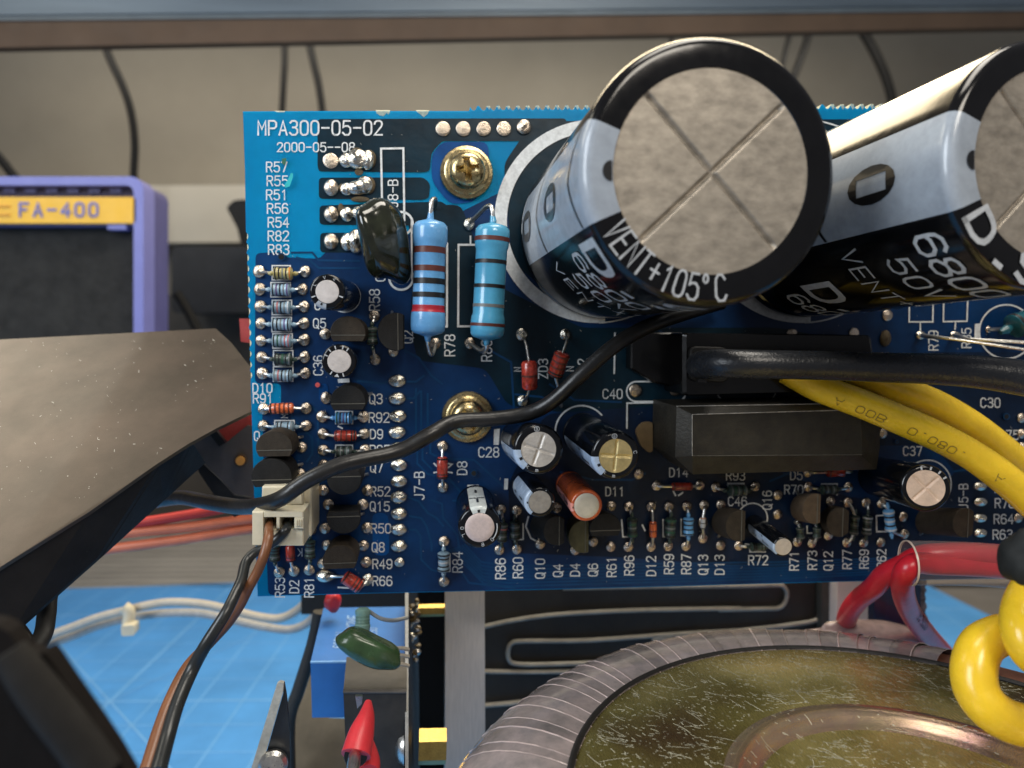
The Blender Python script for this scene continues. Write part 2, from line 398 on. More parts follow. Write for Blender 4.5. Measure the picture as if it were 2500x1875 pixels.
m_matline = mat('pale_mat_print', (0.17, 0.43, 0.78), .6, var=.12, vs=1)
m_rib = mat('ribbed_grey_metal', (0.46, 0.43, 0.385), .5, .3, var=.15, vs=.5, stretch=(.3, 1, 1))
m_bench = mat('grey_bench_top', (0.16, 0.15, 0.14), .7, var=.15, vs=.3)
FLOOR = -12.0
def setting(name, vf, m, smooth=False): return obj(name, vf, m, smooth=smooth, kind='structure')
# wall behind everything
def quad(pts): return pts, [tuple(range(len(pts)))]
setting('wall', slab([(-2600, -1500), (5200, -1500), (5200, 1000), (-2600, 1000)], 52, 54), m_wall)
# bench top below, as a thick slab
g = [Vector((-45, -14, FLOOR - .3)), Vector((55, -14, FLOOR - .3)), Vector((55, 42, FLOOR - .3)), Vector((-45, 42, FLOOR - .3))]
setting('bench_top', loft(g, [p - Vector((0, 0, 1.5)) for p in g]), m_bench)
# lower rear panel
setting('rear_panel', slab([(-1400, 735), (3600, 690), (3600, 1700), (-1400, 1700)], 47, 48), m_dim)

# shelf across the top, with three visible edges
sh = thing('overhead_shelf', 'long blurred steel shelf edge running across the top above the board', 'shelf', at((1250, 60), 34))
obj('steel_lip', slab([(-900, -260), (3400, -300), (3400, 4), (-900, 45)], 33, 33.4), m_shelfs, sh, smooth=False)
obj('pale_edge', slab([(-900, 46), (3400, 5), (3400, 17), (-900, 58)], 33.1, 33.5), m_shelfe, sh, smooth=False)
obj('brown_face', slab([(-900, 59), (3400, 18), (3400, 49), (-900, 134)], 33.2, 33.7), m_shelfb, sh, smooth=False)
# ledge strip under the wall (cream)
led = slab([(-900, 458), (3400, 440), (3400, 575), (-900, 600)], 48, 51)
setting('ledge', led, m_ledge)
o = obj('rear_equipment_case', slab(rounded([(418, 602), (1000, 600), (1000, 760), (418, 765)], 20), 42, 46), m_dark, smooth=False,
        label='dark blurred equipment case behind the left edge of the board, beside the purple fan box', cat='case')
# hanging cables
def hang(label, pts, r, dep=44):
    o = obj('hanging_cable', tube([at(p, dep + i * .2) for i, p in enumerate(pts)], r, 10, 8), m_cable_far, label=label, cat='cable',
            group='black cables hanging on the rear wall')
hang('blurred black cable curving down on the wall above the purple fan box', ZL(19, [(425, 150), (455, 240), (510, 360), (545, 470), (560, 600), (558, 790), (600, 1080)]), .22)
hang('thin dark cable hanging straight down behind the printed model code, left of a thicker one', ZL(19, [(1182, 130), (1182, 260), (1176, 380), (1172, 520), (1180, 800), (1230, 1080)]), .19)
hang('soft brown-black cable slanting down just right of the straight one above the board', ZL(19, [(1275, 130), (1300, 250), (1325, 360), (1345, 520), (1370, 800), (1350, 1080)]), .22)
hang('short dark cable slanting at the far left edge above the purple box', ZL(19, [(-60, 600), (0, 660), (60, 735), (110, 790), (200, 1000)]), .26)
hang('thin dark cable left of two above the gap between the big capacitors', ZL(7, [(650, -20), (620, 110), (585, 260), (540, 600), (560, 1000)]), .16)
hang('dark cable slanting left behind the rim of the first big capacitor', ZL(7, [(775, -20), (740, 130), (670, 320), (620, 430), (560, 700), (600, 1100)]), .24)
hang('thick dark cable curving down to the right above the second big capacitor', ZL(7, [(1080, -20), (1150, 90), (1230, 240), (1290, 390), (1330, 560), (1350, 800), (1300, 1100)]), .3)
hang('thin dark cable peeping over the rim of the first big capacitor', ZL(6, [(1080, 20), (1080, 110), (1084, 170), (1100, 600), (1090, 1000)]), .15)
# dark knob & cable between case and board
o = obj('black_clip', slab(rounded(ZL(9, [(1745, 400), (1800, 345), (1900, 335), (1960, 480), (1940, 700), (1860, 690), (1830, 560)]), 8), 36, 39), m_cable_far, smooth=False,
        label='blurred black clip hanging behind the upper left edge of the board', cat='clip')
o = obj('loose_cable', tube([at(p, 36) for p in ZL(9, [(1360, 1060), (1420, 1150), (1500, 1300), (1580, 1480)])], .22, 10, 8), m_cable_far,
        label='black cable falling behind the dark metal plate, right of the purple box', cat='cable')
# window-blue black object far behind ends here

# ------------------------------------------------------------------ purple fume extractor
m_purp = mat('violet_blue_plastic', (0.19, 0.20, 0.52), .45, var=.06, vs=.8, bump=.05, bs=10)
m_purpd = mat('violet_plastic_shaded', (0.10, 0.10, 0.27), .5, var=.08, vs=.8)  # same violet plastic darkened in colour for the side turned from light
m_lab = mat('yellow_label', (0.85, 0.47, 0.01), .45, var=.06, vs=1)
m_foam = mat('black_filter_foam', (0.020, 0.019, 0.017), .9, var=.4, vs=1.6, bump=.6, bs=9)
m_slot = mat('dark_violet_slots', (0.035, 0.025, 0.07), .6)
m_letb = mat('violet_lettering', (0.13, 0.15, 0.42), .5)
fa = thing('fume_extractor', 'violet plastic fan box with black foam front and yellow FA-400 label, left behind the board', 'fan box', at((100, 800), 26))
def ring_slab(outer, inner, d0, d1):
    n = len(outer)
    A = [at(p, d0) for p in outer]; B = [at(p, d0) for p in inner]
    A2 = [q + Vector((0, d1 - d0, 0)) for q in A]; B2 = [q + Vector((0, d1 - d0, 0)) for q in B]
    v = A + B + B2 + A2; f = []
    for j in range(4):
        for i in range(n):
            k = (i + 1) % n; a = j * n; b = ((j + 1) % 4) * n
            f.append((a + i, a + k, b + k, b + i))
    return v, f
outr = rrect(-560, 431, 350, 1050, 32); inr = rrect(-532, 452, 326, 1024, 18)
obj('front_frame', ring_slab(outr, inr, 26, 27), m_purp, fa, smooth=False)
ring0 = [at(p, 27.002) for p in rrect(-556, 435, 346, 1046, 30)]
ring1 = [Vector((q.x, q.y + 2.6, q.z)) for q in ring0]
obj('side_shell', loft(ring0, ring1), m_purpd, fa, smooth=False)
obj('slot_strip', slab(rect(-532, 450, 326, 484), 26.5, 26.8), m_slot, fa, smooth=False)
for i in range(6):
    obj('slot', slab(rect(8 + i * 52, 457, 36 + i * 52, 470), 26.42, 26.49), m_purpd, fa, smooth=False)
obj('label_strip', slab(rrect(-500, 481, 331, 545, 8), 26.0, 26.3), m_lab, fa, smooth=False)
def atp(dep): return lambda cx, cy: (lambda u, v, l=0: at((cx + u, cy - v), dep - l * 30))
obj('printed_lettering', lettering('FA-400', 31, atp(25.97)(143, 512), w=.2, xs=.95, adv=6.9), m_letb, fa, smooth=False)
for y_ in (502, 523): obj('printed_bar', slab(rect(-40, y_, 24, y_ + 3), 25.95, 25.98), mat('orange_print', (.62, .26, .01), .5), fa, smooth=False)
obj('foam_filter', slab(rect(-532, 552, 326, 1024), 26.7, 27.0), m_foam, fa, smooth=False)
obj('label_lip', slab(rect(-532, 545, 326, 552), 26.2, 26.6), m_purpd, fa, smooth=False)
obj('clip_tab', slab(rect(262, 547, 308, 560), 26.1, 26.5), m_purp, fa, smooth=False)

# ------------------------------------------------------------------ cutting mat with printed grid
far = [on_floor(p, FLOOR) for p in ((-400, 1446), (148, 1438), (640, 1421), (2264, 1428), (2414, 1502), (2900, 1700))]
near = [Vector((far[-1].x + 2, -12, FLOOR)), Vector((far[0].x - 12, -12, FLOOR))]
top = far + near
mt = thing('cutting_mat', 'bright blue cutting mat with pale grid lines lying on the bench below the board', 'cutting mat', sum(top, Vector()) / len(top))
obj('mat_sheet', loft(top, [p - Vector((0, 0, .28)) for p in top]), m_mat, mt, smooth=False)
gr = G(); a0 = -R(5.6); ux = Vector((math.cos(a0), math.sin(a0))); uy = Vector((-ux.y, ux.x)); dg = (ux * -1 + uy).normalized()
o0 = on_floor((268, 1713), FLOOR); O2 = Vector((o0.x, o0.y))
import itertools
poly2 = [Vector((p.x, p.y)) for p in top]
def inside(q):
    c = False; n = len(poly2)
    for i in range(n):
        a, b = poly2[i], poly2[i - 1]
        if (a.y > q.y) != (b.y > q.y) and q.x < (b.x - a.x) * (q.y - a.y) / (b.y - a.y) + a.x: c = not c
    return c
def matline(c, d, w_, z):
    ts = [t * .5 for t in range(-90, 91) if inside(c + d * (t * .5))]
    if len(ts) < 2: return
    a, b = c + d * min(ts), c + d * max(ts); n = Vector((-d.y, d.x)) * w_
    gr.add(([Vector((*(a + n), z)), Vector((*(a - n), z)), Vector((*(b - n), z)), Vector((*(b + n), z))], [(0, 1, 2, 3)]))
for i in range(-14, 24):
    matline(O2 + ux * i * 1.44, uy, .022 + (.02 if i % 5 == 0 else 0), FLOOR + .006)
    matline(O2 + uy * i * 1.44, ux, .020 + (.02 if i % 5 == 0 else 0), FLOOR + .010)
matline(O2, (uy - ux).normalized(), .03, FLOOR + .014); matline(O2 + ux * 14.4, (uy - ux).normalized(), .03, FLOOR + .014)
matline(O2, (uy * 1.73 + ux).normalized(), .02, FLOOR + .018)
obj('printed_grid', gr.get(), m_matline, mt, smooth=False)

# ribbed grey heat sink lying behind the mat (seen on both sides of the board)
hs = thing('ribbed_profile', 'grey ribbed aluminium profile lying across behind the blue mat', 'profile', on_floor((400, 1360), FLOOR))
for i in range(14):
    y = 1256 + i * 12.9
    a = [on_floor((p[0], p[1] - (p[0] - 400) * .006), FLOOR + .05) for p in rect(-1200, y, 3900, y + 6)]
    obj('rib', loft([q - Vector((0, 0, .17)) for q in a], [q + Vector((0, .0, -.05)) for q in a]), m_rib, hs, smooth=False)
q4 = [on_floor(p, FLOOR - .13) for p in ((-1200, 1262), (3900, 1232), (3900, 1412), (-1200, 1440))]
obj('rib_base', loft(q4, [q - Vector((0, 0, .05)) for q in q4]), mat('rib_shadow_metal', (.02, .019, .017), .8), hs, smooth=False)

# ================================================================== CIRCUIT BOARD
def scallop(p0, p1, pitch, amp, flat=False):
    """wavy edge between two px points"""
    out = []; d = Vector(p1) - Vector(p0); L_ = d.length; d.normalize(); n = Vector((d.y, -d.x))
    k = int(L_ / pitch)
    for i in range(k):
        for t, a in ((0, 0), (.18, -.75), (.35, -1), (.52, -.75), (.66, 0), (.8, .35)):
            q = Vector(p0) + d * ((i + t) * L_ / k) + n * (-a * amp + random.uniform(-.6, .6)); out.append((q.x, q.y))
    return out
edge = [(593, 272)]
edge += [(800, 271), (1145, 271)] + [(x, y) for x, y in scallop((1148, 261), (2660, 254), 24, -9)]
edge += [(2680, 264), (2680, 1408), (2107, 1419), (1400, 1438), (900, 1449), (629, 1456)]
lf = scallop((612, 925), (602, 560), 24.5, -4)
edge += [(620, 1200)] + lf + [(598, 420)]
pcb = thing('circuit_board', 'blue amplifier circuit board printed MPA300-05-02 standing upright in the middle', 'circuit board', bp((1500, 900), 0))
TH = 0.16
f0 = [bp(p, 0) for p in edge]; edc = [(x, y) for x, y in edge if not (595 < x < 619 and 562 < y < 924)]
f1 = [Vector((q.x, TH, q.z)) for q in [bp(p, 0) for p in edc]]
fm = [Vector((q.x, .02, q.z)) for q in f0]
obj('laminate', (f0, [tuple(range(len(f0)))]), m_mask, pcb, smooth=False)
obj('core', loft([Vector((q.x, .0205, q.z)) for q in f1], f1), m_fr4, pcb, smooth=False)
FLN = [0]
def flat(name, pts, h, m, parent=None, label=None):
    FLN[0] += 1; h += FLN[0] * .00022
    return obj(name, ([bp(p, h) for p in pts], [tuple(range(len(pts)))]), m, parent or pcb, smooth=False, label=label)
# pale chips on the top edge
flat('edge_chip', ZL(1, [(1130, 92), (1240, 92), (1238, 108), (1225, 128), (1215, 112), (1190, 138), (1160, 132), (1135, 115)]), .0035, m_fr4)
flat('edge_chip', ZL(1, [(1440, 92), (1542, 92), (1530, 120), (1500, 146), (1475, 125), (1450, 108)]), .0035, m_fr4)
flat('edge_chip', ZL(1, [(345, 97), (432, 97), (425, 108), (370, 108)]), .0035, m_fr4)
for i in range(2, 50):
    x = 1148 + i * 24 - 4
    if x < 1440 or 2010 < x < 2660:
        flat('edge_chip', [(x - 5, 259.5 - (x - 1148) * .005), (x + 4, 259 - (x - 1148) * .005), (x + 5, 263), (x + 2, 268), (x - 1, 263)], .0035, m_fr4)
# copper under the mask
H1, H2, H3 = .004, .006, .013
big = rounded([(686, 936), (686, 1000), (640, 1004), (648, 1300), (655, 1453), (900, 1447.5), (1400, 1436.5), (2107, 1417.5), (2678, 1406.5), (2672, 290), (1500, 292),
               (1300, 300), (1300, 430), (1120, 520), (1060, 560), (800, 610), (780, 632), (700, 628), (692, 615), (624, 618), (622, 900), (623, 936)], 12, 3)
flat('copper_pour', big, H1, m_pour)
flat('copper_pour', rounded(ZL(1, [(680, 160), (1900, 155), (2600, 155), (2600, 330), (1640, 330), (1560, 420), (1545, 560), (1500, 572), (690, 565), (680, 520)]), 9, 3), H2, m_teal)
flat('copper_pour', rounded(ZL(1, [(690, 612), (1500, 610), (1550, 660), (1540, 770), (1480, 785), (690, 775)]), 10, 3), H2, m_teal)
flat('copper_pour', rounded(ZL(1, [(695, 828), (1640, 795), (1760, 900), (1760, 1000), (1690, 985), (695, 975)]), 10, 3), H2, m_teal)
flat('copper_pour', rounded(ZL(1, [(700, 1038), (1380, 1035), (1390, 1190), (700, 1190)]), 10, 3), H2, m_teal)
flat('copper_pour', rounded([(992, 500), (1125, 500), (1200, 690), (1420, 800), (1900, 800), (2100, 840), (2110, 975), (1750, 975), (1520, 1010), (1400, 1010), (1240, 990),
                             (1185, 900), (1020, 880), (1000, 800), (1010, 650)], 18, 3), H2, m_teal)
flat('copper_pour', rounded([(1230, 400), (1300, 296), (2100, 292), (2672, 292), (2672, 560), (2300, 700), (1400, 760), (1250, 640)], 18, 3), H2, m_teal)
flat('copper_pour', rounded([(1760, 980), (2250, 860), (2672, 860), (2672, 1330), (2110, 1400), (1500, 1360), (1250, 1350), (1240, 1180), (1330, 1010)], 30, 4), H2, m_shadepour)  # extra dark sheet: shade over the lower right painted as colour
flat('copper_pour', rounded(ZL(5, [(560, 560), (1200, 380), (1600, 380), (1750, 560), (1500, 800), (1000, 720)]), 12, 3), H2, m_pour)
# mask blue gaps between pours (bare laminate seen through)
for q in (ZL(1, [(1560, 430), (1640, 335), (1995, 335), (2010, 560), (1900, 800), (1700, 820), (1560, 640)]),
          ZL(3, [(1100, 860), (1225, 860), (1235, 1190), (1110, 1190)]),
          ZL(2, [(690, 1000), (760, 1000), (770, 1150), (690, 1140)]),
          ZL(3, [(1110, 400), (1215, 330), (1215, 480), (1110, 470)])):
    flat('mask_gap', rounded(q, 20, 3), .009, m_gap)
# traces
def trace(pts, w_=7, h=H3, m=None, name='copper_trace'):
    v, f = strip(pts, w_)
    FLN[0] += 1; h += (FLN[0] % 30) * .00012
    return obj(name, ([bp(p, h) for p in v], f), m or m_trace, pcb, smooth=False)
for i in range(7):
    o_ = i * 11
    trace([(1135 - i * 6, 1330 + o_ * .2), (1175 + i, 1372 + o_ * .8), (1240, 1382 + o_ * .75), (1900, 1372 + o_ * .62), (2200, 1362 + o_ * .55), (2500, 1352 + o_ * .5)], 4.5)
for q in (ZL(3, [(1390, 885), (1480, 900), (1520, 960), (1560, 1100), (1560, 1150)]), ZL(3, [(1390, 990), (1440, 990), (1475, 1040), (1480, 1220), (1560, 1300), (1600, 1310)]),
          ZL(3, [(1380, 740), (1460, 770), (1530, 860), (1600, 900), (1650, 960)]), ZL(3, [(1560, 760), (1640, 790), (1650, 900), (1760, 1030), (1780, 1180), (1900, 1340), (2050, 1420)]),
          ZL(3, [(1450, 350), (1450, 480), (1530, 560), (1700, 600), (1800, 720)]), ZL(3, [(1490, 330), (1490, 450), (1560, 520)]),
          ZL(3, [(1550, 300), (1550, 400), (1640, 445), (1840, 445)]), ZL(2, [(1330, 730), (1460, 800), (1560, 940), (1640, 1000)]),
          ZL(2, [(1440, 1040), (1440, 1500)]), ZL(2, [(1480, 1060), (1480, 1480)]), ZL(2, [(1530, 1080), (1530, 1440)]),
          ZL(2, [(480, 1180), (480, 1260), (640, 1420), (640, 1540), (600, 1600)]), ZL(4, [(1500, 600), (1750, 690), (2100, 690)]),
          ZL(4, [(1160, 795), (1500, 795), (1560, 750)]), ZL(4, [(1160, 825), (1700, 825), (1800, 790)]), ZL(1, [(480, 1190), (640, 1190), (690, 1250), (1000, 1255)]),
          ZL(1, [(520, 1230), (620, 1250), (690, 1310), (1000, 1310)]), ZL(5, [(1850, 100), (1950, 220), (2100, 240)]), ZL(5, [(1600, 480), (1700, 560), (1850, 540)]),
          ZL(3, [(1750, 1250), (1850, 1400), (2200, 1440)]), ZL(16, [(1450, 520), (1700, 700), (1700, 760)]), ZL(16, [(0, 760), (250, 900), (280, 1400)]), ZL(16, [(600, 1100), (820, 1240), (1240, 1260)]), ZL(4, [(500, 40), (700, 60), (830, 120)]), ZL(4, [(850, 640), (1100, 700), (1400, 700), (1500, 650)]), ZL(5, [(1300, 200), (1400, 330), (1750, 340), (1850, 430)]), ZL(5, [(1900, 480), (2000, 440), (2212, 440)]), ZL(5, [(500, 620), (640, 560), (860, 520)]), ZL(2, [(640, 1180), (680, 1220), (690, 1560)]), ZL(2, [(990, 980), (1180, 1000), (1230, 980)]), ZL(2, [(1370, 985), (1440, 985), (1500, 940)]), ZL(2, [(1370, 1115), (1420, 1115), (1470, 1060)]), ZL(4, [(20, 860), (200, 860)]), ZL(4, [(0, 545), (180, 545), (420, 760)])):
    trace(q, 5)

def printed(s, k, x, y, size, rot=0, h=.021, w=.13, xs=.82, parent=None, m=None):
    cx, cy = Z(k, x, y); c, s_ = math.cos(R(rot)), math.sin(R(rot))
    fn = lambda u, v, l=0: bp((cx + u * c - v * s_, cy - u * s_ - v * c), h + l)
    return obj('printed_lettering', lettering(s, size, fn, w, xs), m or m_silk, parent or pcb, smooth=False)
printed('MPA300-05-02', 1, 700, 228, 34, w=.125, xs=.80)
printed('2000-05--08', 1, 668, 377, 21.5, xs=.86, w=.14)
for s, x, y in (('R57', 365, 530), ('R55', 370, 637), ('R51', 365, 745), ('R56', 372, 850), ('R54', 378, 957), ('R82', 378, 1062), ('R83', 380, 1167)):
    printed(s, 1, x, y, 23.5)
for s, k, x, y, sz, r_ in (
    ('J8-B', 1, 1262, 735, 23, 90), ('C', 1, 1165, 1390, 22, 90), ('R58', 2, 1120, 355, 24, 90), ('Q5', 2, 695, 535, 22, 0), ('C', 2, 680, 395, 22, 0), ('C36', 2, 685, 860, 22, 90),
    ('Q2', 2, 1378, 640, 22, 90), ('R78', 2, 1700, 705, 24, 90), ('R80', 2, 1985, 745, 24, 90), ('D10', 2, 255, 1035, 22, 0), ('R91', 2, 258, 1115, 22, 0), ('Q', 2, 212, 1405, 22, 0),
    ('Q3', 2, 1130, 1118, 23, 0), ('R92', 2, 1155, 1262, 23, 0), ('D9', 2, 1135, 1390, 22, 0), ('R95', 2, 1160, 1512, 22, 0), ('Q7', 3, 1135, 510, 22, 0),
    ('R52', 3, 1165, 695, 22, 0), ('Q15', 3, 1160, 810, 22, 0), ('R50', 3, 1170, 980, 22, 0), ('Q8', 3, 1148, 1125, 22, 0), ('R49', 3, 1180, 1255, 22, 0),
    ('R66', 3, 1180, 1385, 22, 0), ('J7-B', 3, 1465, 650, 23, 90), ('D8', 3, 1795, 515, 23, 90), ('C28', 4, 295, 487, 23, 0), ('C40', 4, 1250, 37, 22, 0),
    ('R84', 3, 1760, 1240, 23, 90), ('R86', 4, 385, 1385, 23, 90), ('R60', 4, 520, 1378, 23, 90), ('Q10', 4, 690, 1385, 22, 90), ('Q4', 4, 828, 1400, 22, 90),
    ('D4', 4, 960, 1395, 22, 90), ('Q6', 4, 1098, 1395, 22, 90), ('R61', 4, 1242, 1372, 22, 90), ('R96', 4, 1378, 1360, 22, 90), ('D12', 4, 1547, 1365, 22, 90),
    ('R59', 4, 1685, 1350, 22, 90), ('R87', 4, 1818, 1350, 22, 90), ('Q13', 4, 1948, 1355, 22, 90), ('D13', 4, 2075, 1355, 22, 90), ('R72', 5, 418, 1155, 22, 0),
    ('R71', 5, 660, 1160, 21, 90), ('R73', 5, 783, 1155, 21, 90), ('Q12', 5, 890, 1160, 21, 90), ('R77', 5, 1018, 1150, 21, 90), ('R69', 5, 1132, 1147, 21, 90),
    ('R62', 5, 1250, 1145, 21, 90), ('R93', 5, 265, 585, 21, 0), ('C46', 5, 278, 757, 21, 0), ('Q16', 5, 478, 750, 21, 90), ('D5', 5, 675, 582, 21, 0), ('R70', 5, 658, 678, 21, 0),
    ('C37', 5, 1460, 418, 21, 0), ('D14', 4, 1760, 643, 21, 0), ('D11', 4, 1268, 790, 21, 0), ('J5-B', 5, 1803, 725, 21, 90), ('C30', 5, 1985, 92, 22, 0),
    ('R75', 5, 2110, 310, 22, 0), ('R65', 5, 2082, 668, 22, 0), ('R76', 5, 2082, 770, 22, 0), ('R64', 5, 2075, 877, 22, 0), ('R63', 5, 2068, 982, 22, 0),
    ('R79', 18, 580, 1410, 22, 90), ('R85', 18, 1175, 1365, 22, 90), ('R53', 3, 390, 1435, 22, 90), ('D2', 3, 500, 1430, 22, 90), ('R81', 3, 615, 1435, 22, 90),
    ('K', 3, 545, 1165, 18, 180), ('ZD3', 16, 538, 960, 22, 90), ('ZD2', 16, 893, 960, 22, 90), ('M', 2, 425, 1250, 16, 90), ('N', 16, 308, 965, 16, 90), ('N', 16, 780, 960, 18, 90)):
    printed(s, k, x, y, sz, r_)
def line(pts, w_=3.2, closed=False, name='printed_outline', h=.026):
    v, f = strip(pts, w_, closed); return obj(name, ([bp(p, h) for p in v], f), m_silk, pcb, smooth=False)
def circ(c, r, a0=0, a1=360, n=48): return [(c[0] + r * math.cos(R(a0 + (a1 - a0) * i / n)), c[1] - r * math.sin(R(a0 + (a1 - a0) * i / n))) for i in range(n + 1)]
line(ZL(1, [(1178, 815), (1170, 388), (1342, 385), (1350, 940)]), 5)
line(circ(Z(1, 1325, 965), 28, -60, 140), 5.5); line(circ(Z(1, 1325, 1385), 29, 160, 400), 5.5); line(ZL(1, [(1405, 940), (1408, 1390)]), 4)
line(ZL(1, [(1680, 1120), (1678, 1790)])[:1] + ZL(2, [(1678, 560), (1655, 560)]), 5)
line(ZL(1, [(1890, 1130), (1768, 1130)]) + ZL(2, [(1765, 558), (1850, 558)]), 5); line(ZL(1, [(1860, 1065), (1860, 1125)]), 4)
line(circ((1455, 540), 233, 96, 272, 60), 31, name='polarity_ring'); line(circ((1455, 540), 248, -88, 94, 60), 3.5)
line(circ((1957, 540), 233, 96, 272, 60), 31, name='polarity_ring'); line(circ((1957, 540), 248, -88, 94, 60), 3.5)
c40 = rrect(*Z(16, 1290, 1075), *Z(16, 1825, 1255), 24); line(c40, 4, True)
c41 = rrect(*Z(5, 140, -60), *Z(5, 535, 80), 24); line(c41, 4, True)
line(ZL(4, [(1360, 300), (1362, 108), (2212, 92)]) + ZL(5, [(700, 70)]), 4, h=.031)
line(ZL(18, [(150, 500), (145, 1075), (570, 1075), (580, 500)]), 3.5); line(ZL(18, [(345, 1085), (345, 1220)]), 3.5, h=.029)
line(ZL(18, [(770, 500), (760, 1070), (1185, 1062), (1205, 500)]), 3.5); line(ZL(18, [(980, 1072), (970, 1205)]), 3.5, h=.029)
line(circ((2457, 810), 66), 4); obj('polarity_mark', ([bp(p, .024) for p in ZL(18, [(1330, 1110), (1415, 1105), (1400, 1395), (1315, 1385)])], [(0, 1, 2, 3)]), m_silk, pcb, smooth=False)
line(circ(Z(5, 380, 870), 36, -20, 180), 3.2)
line(ZL(4, [(600, 985), (580, 1060), (620, 1150), (690, 1190)]), 4)
line(circ(Z(4, 1010, 330), 64, 40, 190), 4); line(circ(Z(2, 890, 330), 37), 4.5); line(circ(Z(5, 1560, 640), 58), 3)
line(ZL(4, [(1320, 1010), (1330, 1140), (1370, 1140)]), 3.5); line(ZL(4, [(1640, 1008), (1640, 1138), (1660, 1138)]), 3.5); line(ZL(4, [(1780, 1005), (1778, 1130), (1810, 1132)]), 3.5)
line(ZL(5, [(215, 690), (215, 638), (320, 638), (320, 690)]), 4); line(ZL(5, [(845, 665), (845, 640), (950, 640), (950, 715)]), 3)
line(ZL(5, [(330, 1045), (362, 1050), (362, 1098), (465, 1098)]), 3.5); line(ZL(5, [(1260, 852), (1215, 855), (1218, 962), (1290, 962)]), 3.5)
line(ZL(5, [(748, 925), (748, 972), (780, 972)]), 3); line(ZL(4, [(510, 1160), (560, 1160), (560, 1040)]), 3.5)
line(ZL(3, [(1690, 1180), (1700, 1180), (1700, 1310), (1660, 1310)]), 4)
for q in (ZL(3, [(1580, 480), (1600, 500)]), ZL(3, [(1580, 550), (1600, 545)]), ZL(3, [(1690, 480), (1718, 485), (1690, 510)]), ZL(3, [(1690, 545), (1718, 550)]),
          ZL(16, [(1185, 640), (1178, 1000)]), ZL(2, [(840, 1330), (870, 1345)]), ZL(3, [(840, 1435), (930, 1440)]),
          ZL(4, [(1720, 790), (1735, 820)]), ZL(4, [(1760, 820), (1790, 800)]), ZL(4, [(1480, 1050), (1500, 1090)])):
    line(q, 4)
flat('polarity_mark', ZL(2, [(835, 965), (925, 960), (928, 990), (840, 995)]), .024, m_silk)
flat('polarity_mark', ZL(4, [(335, 310), (380, 305), (372, 430), (332, 430)]), .024, m_silk)
flat('polarity_mark', ZL(4, [(415, 690), (445, 690), (440, 775), (412, 775)]), .024, m_silk)
flat('polarity_mark', ZL(4, [(130, 738), (218, 738), (218, 752), (130, 752)]), .024, m_silk)
# resistor outlines for the left column
cols = [(400, 150), (395, 275), (405, 412), (403, 543), (410, 670), (415, 800), (415, 925), (425, 1340)]
for i, (x, y) in enumerate(cols):
    if i: line([Z(2, *p) for p in rect(x - 75, y - 55, x + 75, y + 57)], 3, True)
line([Z(2, *p) for p in rect(330, 90, 470, 200)], 3, True)
line([Z(2, *p) for p in rect(820, 1215, 950, 1310)], 3, True); line([Z(2, *p) for p in rect(820, 1475, 950, 1560)], 3, True)
# cyan and green ink smears, red ink dot
flat('ink_smear', ZL(1, [(455, 620), (475, 575), (492, 580), (490, 610), (465, 680), (430, 690), (425, 670)]), .03, mat('turquoise_smear', (.03, .5, .55), .4))
flat('ink_smear', ZL(1, [(405, 465), (438, 460), (440, 480), (425, 520), (405, 500)]), .03, mat('green_smear', (.03, .14, .08), .5))
flat('ink_dot', circ(Z(2, 680, 1010), 6, n=12)[:-1], .03, mat('red_ink', (.7, .10, .09), .5))
# scuffs: fine scratches and dust on the mask
g = G()
for i in range(260):
    x, y = random.uniform(640, 2480), random.uniform(290, 1430)
    a = random.uniform(0, 6.28); l = random.choice([1.2, 1.5, 2.5, 5]); w_ = random.uniform(.5, 1.1)
    v, f = strip([(x, y), (x + l * math.cos(a), y + l * math.sin(a))], w_); g.add(([bp(p, .034) for p in v], f))
obj('dust', g.get(), mat('dust_grain', (.45, .44, .4), .8), pcb, smooth=False, kind='stuff')
for x, y, r_ in ((*Z(3, 1885, 555), 6), (*Z(1, 400, 1222), 7), (*Z(5, 2095, 185), 6), (*Z(5, 1355, 355), 2.5), (*Z(4, 180, 645), 5)):
    flat('via_hole', circ((x, y), r_ + 2.5, n=14)[:-1], .028, m_trace); flat('via_hole', circ((x, y), r_, n=14)[:-1], .033, m_ink)

